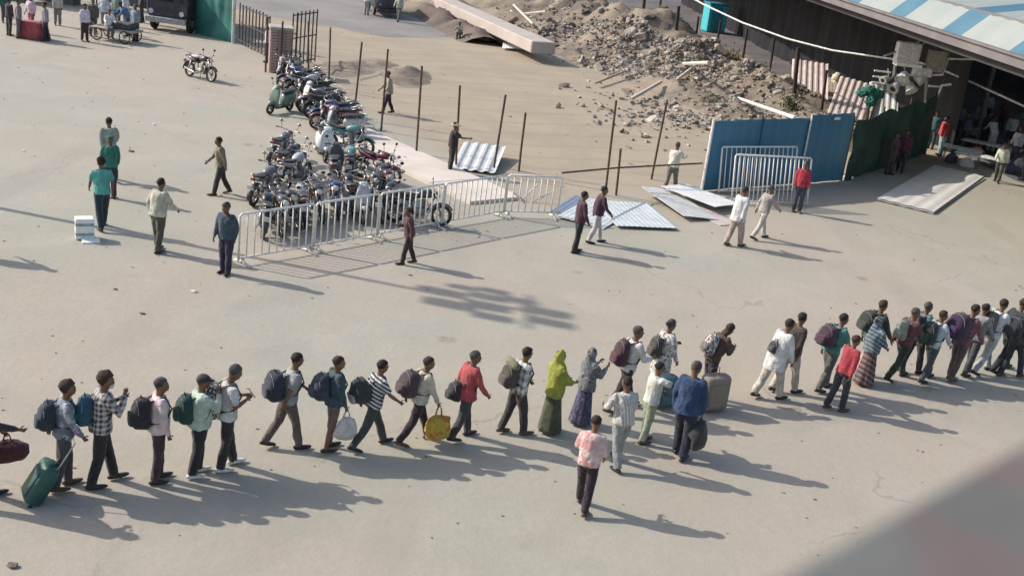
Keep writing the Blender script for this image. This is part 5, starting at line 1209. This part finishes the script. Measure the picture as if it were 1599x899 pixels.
# white folded carton carried by the person in turquoise
p = at(132, 372); ct_ = thing('carton', 'white carton with grey bands standing at the feet of the turquoise shirt', 'carton', p, .45)
MB().box((0, 0, .27), (.42, .3, .5), bev=.012).obj('box', mat('carton_white', (.74, .76, .74), .7, var=.05), ct_)
for z in (.14, .38): MB().box((0, 0, z), (.426, .306, .07)).obj('band', mat('carton_band', (.25, .33, .33), .7), ct_)
MB().box((.12, -.28, .06), (.4, .26, .06), Matrix.Rotation(.15, 4, 'X')).obj('flap', mat('carton_white', (.74, .76, .74), .7), ct_)
# ------------------------------------------------------------------ motorcycles and scooters
PAINT = {n: mat('paint_' + n, c, .28, 0, var=.06, scale=4, dirt=tuple(.55 * x + .1 for x in c), coat=.5, bmp=.05, bscale=20) for n, c in
         dict(black=(.02, .02, .024), red=(.24, .02, .03), blue=(.03, .06, .2), silver=(.42, .43, .44), white=(.66, .66, .64), green=(.13, .2, .16), teal=(.10, .26, .26), maroon=(.13, .02, .05), grey=(.13, .13, .14)).items()}
ENG = mat('engine_alloy', (.2, .195, .19), .5, .6, dirt=(.2, .17, .14))
def wheel(root, y, r, wd, name='wheel', spokes=True):
    w_ = MB().tube([(-.045, 0, 0), (.045, 0, 0)], .05, 12).obj(name, ENG, root, loc=(0, y, r))
    MB().ring((0, 0, 0), (1, 0, 0), r - wd, wd, 26, 8).obj('tyre', RUBBER, w_, True)
    b = MB(); b.ring((0, 0, 0), (1, 0, 0), r - 2 * wd, .014, 22, 5)
    if spokes:
        for k in range(9):
            a = k * 2 * math.pi / 9
            for s_ in (-1, 1): b.tube([(s_ * .03, .04 * math.cos(a + .3 * s_), .04 * math.sin(a + .3 * s_)), (0, (r - 2 * wd) * math.cos(a), (r - 2 * wd) * math.sin(a))], .005, 4)
    else:
        for k in range(5): a = k * 1.2566; b.tube([(0, .03 * math.cos(a), .03 * math.sin(a)), (0, (r - 2 * wd) * math.cos(a), (r - 2 * wd) * math.sin(a))], [.022, .014], 5)
    b.obj('rim', CHROME, w_, True); return w_
def make_motorcycle():
    r = thing('motorcycle', 'x', 'motorcycle'); V = Vector
    wheel(r, .66, .305, .045); wheel(r, -.62, .30, .052)
    for s_ in (-1, 1): MB().tube([(s_ * .075, .66, .305), (s_ * .085, .47, .88)], [.02, .024], 8).obj('fork', CHROME, r, True)
    b = MB(); b.tube([(-.36, .28, 1.04), (-.28, .34, 1.03), (-.12, .43, .98), (.12, .43, .98), (.28, .34, 1.03), (.36, .28, 1.04)], .013, 6, ref=V((0, 0, 1))); b.obj('handlebar', CHROME, r, True)
    for s_ in (-1, 1):
        MB().tube([(s_ * .33, .29, 1.04), (s_ * .41, .25, 1.045)], .02, 8, ref=V((0, 0, 1))).obj('grip', BLACKP, r)
        m_ = MB(); m_.tube([(s_ * .25, .35, 1.04), (s_ * .30, .36, 1.22)], .007, 5); m_.ell((s_ * .31, .355, 1.26), (.065, .018, .045), 12, 6); mo = m_.obj('mirror', BLACKP, r, True)
        MB().ell((s_ * .31, .345, 1.26), (.055, .012, .036), 10, 5).obj('mirror_glass', CHROME, mo)
        MB().ell((s_ * .15, .52, .84), (.03, .035, .025), 8, 6).obj('indicator', mat('amber', (.6, .2, .02), .3), r)
        MB().tube([(s_ * .13, -.60, .32), (s_ * .13, -.46, .70)], [.03, .026], 8).obj('shock', CHROME, r, True)
    h = MB(); h.ell((0, .50, .86), (.095, .10, .10), 14, 10); ho = h.obj('headlamp', BLACKP, r, True); MB().ell((0, .565, .86), (.08, .045, .08), 14, 8).obj('lamp_glass', GLASSW, ho, True)
    MB().loft([super_ring(0, y, z, a, c, 16, 2.6, 'y') for y, z, a, c in ((-.10, .80, .05, .03), (-.06, .82, .10, .08), (.06, .85, .13, .11), (.22, .87, .145, .12), (.34, .87, .12, .10), (.41, .86, .05, .05))]).obj('tank', PAINT['black'], r, True)
    MB().loft([super_ring(0, y, z, a, c, 14, 3, 'y') for y, z, a, c in ((-.08, .82, .09, .035), (-.2, .825, .12, .045), (-.45, .84, .135, .05), (-.68, .885, .12, .045), (-.76, .90, .07, .03))]).obj('seat', SEATM, r, True)
    MB().loft([super_ring(0, y, z, a, c, 14, 2.6, 'y') for y, z, a, c in ((-.12, .70, .09, .06), (-.3, .72, .125, .085), (-.6, .79, .12, .07), (-.86, .86, .06, .035))]).obj('side_panel', PAINT['black'], r, True)
    MB().box((0, -.89, .84), (.14, .05, .06), bev=.012).obj('tail_lamp', REDL, r)
    b = MB(); b.tube([(-.12, -.5, .88), (-.12, -.8, .95), (-.06, -.9, .98), (.06, -.9, .98), (.12, -.8, .95), (.12, -.5, .88)], .012, 6, ref=V((0, 0, 1))); b.obj('grab_rail', CHROME, r, True)
    b = MB(); b.box((0, .08, .36), (.26, .34, .24), bev=.04); b.ell((0, .12, .33), (.16, .1, .1), 12, 8)
    for k in range(6): b.box((0, .14, .50 + .032 * k), (.2 - .01 * k, .17, .016))
    b.box((0, .14, .6), (.12, .12, .24)); b.obj('engine', ENG, r, True)
    b = MB(); b.tube([(.05, .22, .62), (.08, .34, .5), (.12, .28, .28), (.15, .0, .24)], .02, 8); b.tube([(.15, .0, .24), (.17, -.2, .25), (.18, -.75, .36)], [.03, .045, .04], 10); b.obj('exhaust', CHROME, r, True)
    b = MB(); b.tube([(0, .45, .80), (0, .28, .45), (0, .12, .25)], .022, 6); b.tube([(0, .40, .86), (0, .0, .74), (0, -.45, .72)], .022, 6); b.tube([(-.08, -.62, .3), (-.08, 0, .32)], .018, 6); b.tube([(.08, -.62, .3), (.08, 0, .32)], .018, 6); b.tube([(0, -.2, .7), (0, -.12, .3)], .022, 6); b.obj('frame', BLACKP, r, True)
    def fender(y, z, r0, a0, a1, wd, m_, nm_):
        b = MB(); rings = []
        for i in range(9):
            a = R(a0 + (a1 - a0) * i / 8); cy, sy = math.cos(a), math.sin(a); rg = []
            for (x, q) in ((-wd, -.03), (-wd * .8, .004), (0, .015), (wd * .8, .004), (wd, -.03), (wd * .75, -.005), (0, .004), (-wd * .75, -.005)): rg.append((x, y + (r0 + q) * cy, z + (r0 + q) * sy))
            rings.append(rg)
        b.loft(rings); return b.obj(nm_, m_, r, True)
    fender(.66, .305, .35, 30, 165, .065, PAINT['black'], 'front_fender'); fender(-.62, .30, .37, 60, 185, .085, BLACKP, 'rear_fender')
    MB().box((0, -.96, .62), (.2, .012, .12), Matrix.Identity(4), .003).obj('number_plate', mat('plate_white', (.6, .6, .58), .5), r)
    MB().tube([(-.1, -.1, .3), (-.2, -.18, .02)], .012, 6).obj('kickstand', BLACKP, r)
    return r
def make_scooter():
    r = thing('scooter', 'x', 'scooter'); V = Vector; P_ = PAINT['green']
    wheel(r, .60, .22, .05, spokes=False); wheel(r, -.56, .22, .055, spokes=False)
    MB().loft([super_ring(0, y, z, a, c, 18, 3, 'z') for z, y, a, c in ((.27, .40, .16, .03), (.5, .43, .22, .045), (.75, .40, .23, .05), (.95, .33, .17, .05), (1.0, .31, .09, .04))]).obj('leg_shield', P_, r, True)
    MB().box((0, .14, .25), (.34, .56, .07), bev=.02).obj('floorboard', BLACKP, r)
    MB().loft([super_ring(0, y, z, a, c, 18, 2.8, 'y') for y, z, a, c in ((-.10, .42, .12, .18), (-.2, .48, .18, .24), (-.45, .52, .20, .22), (-.7, .58, .17, .17), (-.9, .64, .08, .08))]).obj('rear_body', P_, r, True)
    MB().loft([super_ring(0, y, z, a, c, 16, 3, 'y') for y, z, a, c in ((-.05, .76, .1, .03), (-.15, .775, .15, .05), (-.5, .80, .16, .05), (-.78, .82, .12, .04), (-.84, .82, .06, .02))]).obj('seat', SEATM, r, True)
    MB().loft([super_ring(0, y, z, a, c, 16, 2.4, 'y') for y, z, a, c in ((.70, .40, .05, .06), (.62, .46, .08, .06), (.45, .42, .09, .07), (.38, .34, .08, .06))]).obj('front_fender', P_, r, True)
    MB().loft([super_ring(0, y, z, a, c, 14, 2.5, 'y') for y, z, a, c in ((.20, 1.04, .10, .04), (.26, 1.05, .15, .06), (.36, 1.03, .12, .06), (.41, 1.0, .06, .04))]).obj('handle_cowl', P_, r, True)
    MB().ell((0, .395, 1.02), (.07, .035, .05), 12, 6).obj('headlamp', GLASSW, r, True)
    MB().tube([(0, .60, .22), (.0, .42, .6), (0, .33, .95)], .022, 8).obj('steering_column', BLACKP, r)
    for s_ in (-1, 1):
        MB().tube([(s_ * .14, .28, 1.05), (s_ * .34, .20, 1.06)], .016, 8, ref=V((0, 0, 1))).obj('grip', BLACKP, r)
        m_ = MB(); m_.tube([(s_ * .2, .28, 1.06), (s_ * .27, .30, 1.24)], .006, 5); m_.ell((s_ * .28, .3, 1.28), (.06, .018, .045), 12, 6); m_.obj('mirror', BLACKP, r, True)
    MB().box((0, -.91, .66), (.16, .04, .07), bev=.012).obj('tail_lamp', REDL, r)
    MB().box((.12, -.40, .24), (.12, .34, .16), bev=.03).obj('engine', ENG, r)
    MB().tube([(.18, -.25, .2), (.19, -.75, .27)], [.03, .045], 10).obj('exhaust', CHROME, r, True)
    b = MB(); b.tube([(-.12, -.7, .82), (-.1, -.92, .86), (.1, -.92, .86), (.12, -.7, .82)], .011, 6, ref=V((0, 0, 1))); b.obj('grab_rail', CHROME, r, True)
    return r
moto, scoot = make_motorcycle(), make_scooter(); used = set()
bg_ = 'motorcycles and scooters parked in the yard'
def put(kind, P, hd, col, lean, label, steer=0):
    src = moto if kind == 'm' else scoot
    if kind in used: o = copy_tree(src)
    else: o = src; used.add(kind)
    TODO.append((o, P, hd, col, lean, label, kind))
TODO = []
def place():
    for o, P, hd, col, lean, label, kind in TODO:
        o.location = P; o.rotation_euler = (0, R(lean), R(hd) - math.pi / 2); tag(o, label, None, bg_)
        for ch in o.children:
            if ch.name.split('.')[0] in ('tank', 'side_panel', 'front_fender', 'leg_shield', 'rear_body', 'handle_cowl'):
                ch.material_slots[0].link = 'OBJECT'; ch.material_slots[0].material = PAINT[col]
def bike_px(kind, x0, y0, x1, y1, col, lean, label):
    """from the ground pixel under the rear wheel to the one under the front wheel"""
    a, c_ = at(x0, y0), at(x1, y1); d = c_ - a; put(kind, (a + c_) / 2, math.degrees(math.atan2(d.y, d.x)), col, lean, label)
# the lone motorcycle
bike_px('m', 293, 119, 330, 129, 'black', -7, 'lone black motorcycle with white seat cover standing in the open yard')
lone = TODO[0][0]
rows = []
cols_ = ['black', 'silver', 'black', 'blue', 'white', 'black', 'grey', 'maroon', 'black', 'silver', 'blue', 'black', 'grey', 'red', 'black', 'white', 'teal']
cname = dict(black='black', silver='silver', blue='dark blue', white='white', grey='grey', maroon='maroon', red='red', teal='teal', green='pale green')
spots = []
# far row, along the thin posts: (pixel, heading, kind, colour, where)
bike_px('m', 445, 113, 428, 132, 'white', -8, 'motorcycle with white panels farthest along the row, next to the pinkish pillar')
bike_px('m', 462, 117, 440, 135, 'black', -8, 'black motorcycle second from the pinkish pillar')
bike_px('m', 476, 125, 452, 142, 'black', 7, 'black motorcycle third from the pinkish pillar')
bike_px('s', 458, 172, 415, 180, 'green', -4, 'pale green scooter in front of the far row, seen from its side')
a, c_ = at(486, 140), at(560, 214)
far = [('blue', 'm'), ('black', 'm'), ('silver', 'm'), ('black', 'm'), ('white', 's'), ('grey', 'm'), ('black', 'm'), ('blue', 'm'), ('maroon', 'm'), ('silver', 's')]
for i, (cc, kd) in enumerate(far):
    P = a.lerp(c_, i / (len(far) - 1)) + Vector((-.55, -.3, 0)) + Vector((rnd.uniform(-.12, .12), rnd.uniform(-.1, .1), 0))
    put(kd, P, 205 + rnd.uniform(-9, 9) if i % 4 != 2 else 28 + rnd.uniform(-6, 6), cc, rnd.choice((-8, -7, 6)), cname[cc] + (' motorcycle' if kd == 'm' else ' scooter') + ' in the far row, ' + ['just beyond the green scooter', 'beside the green scooter', 'behind the green scooter seat', 'fourth from the green scooter', 'beside the third thin post',
        'just nearer than the far white scooter', 'between two others near the paving corner', 'facing the pale paving corner', 'second from the paving corner', 'at the paving corner'][i])
bike_px('m', 520, 236, 562, 243, 'teal', -6, 'teal motorcycle with its front wheel on the pale paving')
bike_px('s', 492, 232, 512, 262, 'white', -6, 'white scooter pointing at the camera in the middle of the cluster')
bike_px('m', 566, 278, 606, 290, 'maroon', -7, 'maroon motorcycle with two round mirrors beside the paving')
bike_px('m', 420, 262, 452, 246, 'grey', 7, 'grey motorcycle at the left end of the middle group')
bike_px('m', 428, 285, 464, 268, 'black', 7, 'black motorcycle with a raised mirror in the middle group')
bike_px('m', 444, 300, 482, 284, 'silver', -6, 'silver motorcycle in the middle group behind the barrier')
bike_px('s', 520, 300, 530, 262, 'grey', -5, 'grey scooter in the middle of the cluster')
bike_px('m', 543, 300, 556, 262, 'teal', -6, 'teal motorcycle behind the grey scooter')
bike_px('m', 580, 318, 600, 300, 'black', 6, 'black motorcycle behind the maroon one')
a, c_ = at(392, 352), at(545, 345)
near = ['black', 'grey', 'black', 'silver', 'black', 'blue', 'black', 'grey', 'maroon']
for i, cc in enumerate(near):
    P = at(398 + i * 24, 372 - i * 6.5) + Vector((rnd.uniform(-.05, .05), .55 + rnd.uniform(-.15, .15), 0))
    put('m', P, (292 if i % 3 else 112) + rnd.uniform(-10, 10), cc, rnd.choice((-8, 7)), cname[cc] + ' motorcycle in the near row behind the barrier, ' + ['at its left end', 'second from its left end', 'with its wheel against the bars', 'fourth from its left end', 'in the middle of the row', 'right of the middle', 'third from its right end', 'second from its right end', 'at its right end'][i])
bike_px('m', 628, 348, 672, 352, 'black', -6, 'black motorcycle with tall mirrors right of the near row, behind the boy')
bike_px('m', 596, 352, 622, 330, 'black', -7, 'black motorcycle behind the barrier left of the boy')
bike_px('s', 540, 330, 566, 350, 'silver', -5, 'silver scooter behind the middle barrier section')
bike_px('m', 395, 322, 425, 306, 'grey', 6, 'grey motorcycle at the outer left corner of the cluster')
place()
# white cover on the lone motorcycle's seat
MB().loft([super_ring(0, y, z, a_, c, 14, 3, 'y') for y, z, a_, c in ((-.1, .875, .1, .02), (-.3, .885, .14, .03), (-.5, .90, .13, .03))]).obj('seat_cover', cloth((.7, .69, .66)), lone, True)
# ------------------------------------------------------------------ litter on the yard
for i, (x, y, s_, mm, lb) in enumerate([(303, 456, .07, PAPER, 'white crumpled paper scrap alone in the open yard'), (205, 237, .09, RUBM[2], 'small dark flat scrap on the yard between the walkers'), (36, 236, .06, PAPER, 'tiny white scrap at the far left of the yard'),
        (240, 195, .07, PAPER, 'pale scrap below the lone motorcycle'), (180, 452, .05, RUBM[2], 'small dark pebble left of the white scrap'), (222, 490, .06, RUBM[2], 'small dark stain like scrap above the queue'), (835, 72, .2, PAPER, 'white plastic scrap at the beam end'),
        (20, 884, .08, RUBM[2], 'dark twig like scrap at the bottom left corner'), (1020, 300, .16, PAPER, 'white scrap at the left tip of the loose sheets'), (1325, 279, .22, PAPER, 'white scrap at the foot of the blue wall end'), (535, 115, .12, PAPER, 'white scrap on the site beside the dirt humps'), (640, 430, .05, RUBM[0], 'grey pebble right of the boy')]):
    b = MB(); b.ell((0, 0, s_ * .3), (s_, s_ * .7, s_ * .35), 8, 5, fn=lambda a, i=i: a * (1 + .6 * noise.noise(a * 1.8 + Vector((i * 5, 0, 0)))))
    tag(b.obj('scrap', mm, loc=at(x, y)), lb, 'litter', 'scraps of litter')
b = MB()
for i in range(900):
    x = rnd.uniform(-26, 22); y = 14 + 60 * rnd.random() ** 1.3; s_ = rnd.uniform(.006, .022) * (1 + y * .01); b.cur = rnd.choice((0, 1, 2, 2))
    b.box((x, y, s_ * .3), (s_ * rnd.uniform(1, 2.5), s_ * 1.3, s_ * .7), Matrix.Rotation(0, 4, 'Z'))
tag(b.obj('pebbles', [RUBM[0], RUBM[1], RUBM[2]]), 'fine pebbles and grit strewn over the dusty yard', 'pebbles', kind='stuff')
# ------------------------------------------------------------------ apply the queued remesh modifiers in one pass
bpy.context.view_layer.update()
dg = bpy.context.evaluated_depsgraph_get()
new = [bpy.data.meshes.new_from_object(o.evaluated_get(dg)) for o, _ in QUEUE]
for (o, post), me in zip(QUEUE, new):
    m0 = [s.material for s in o.material_slots]; o.modifiers.clear()
    me.materials.clear()
    for m_ in m0: me.materials.append(m_)
    r_ = post(me) if post else None
    o.data = r_ if r_ is not None else me
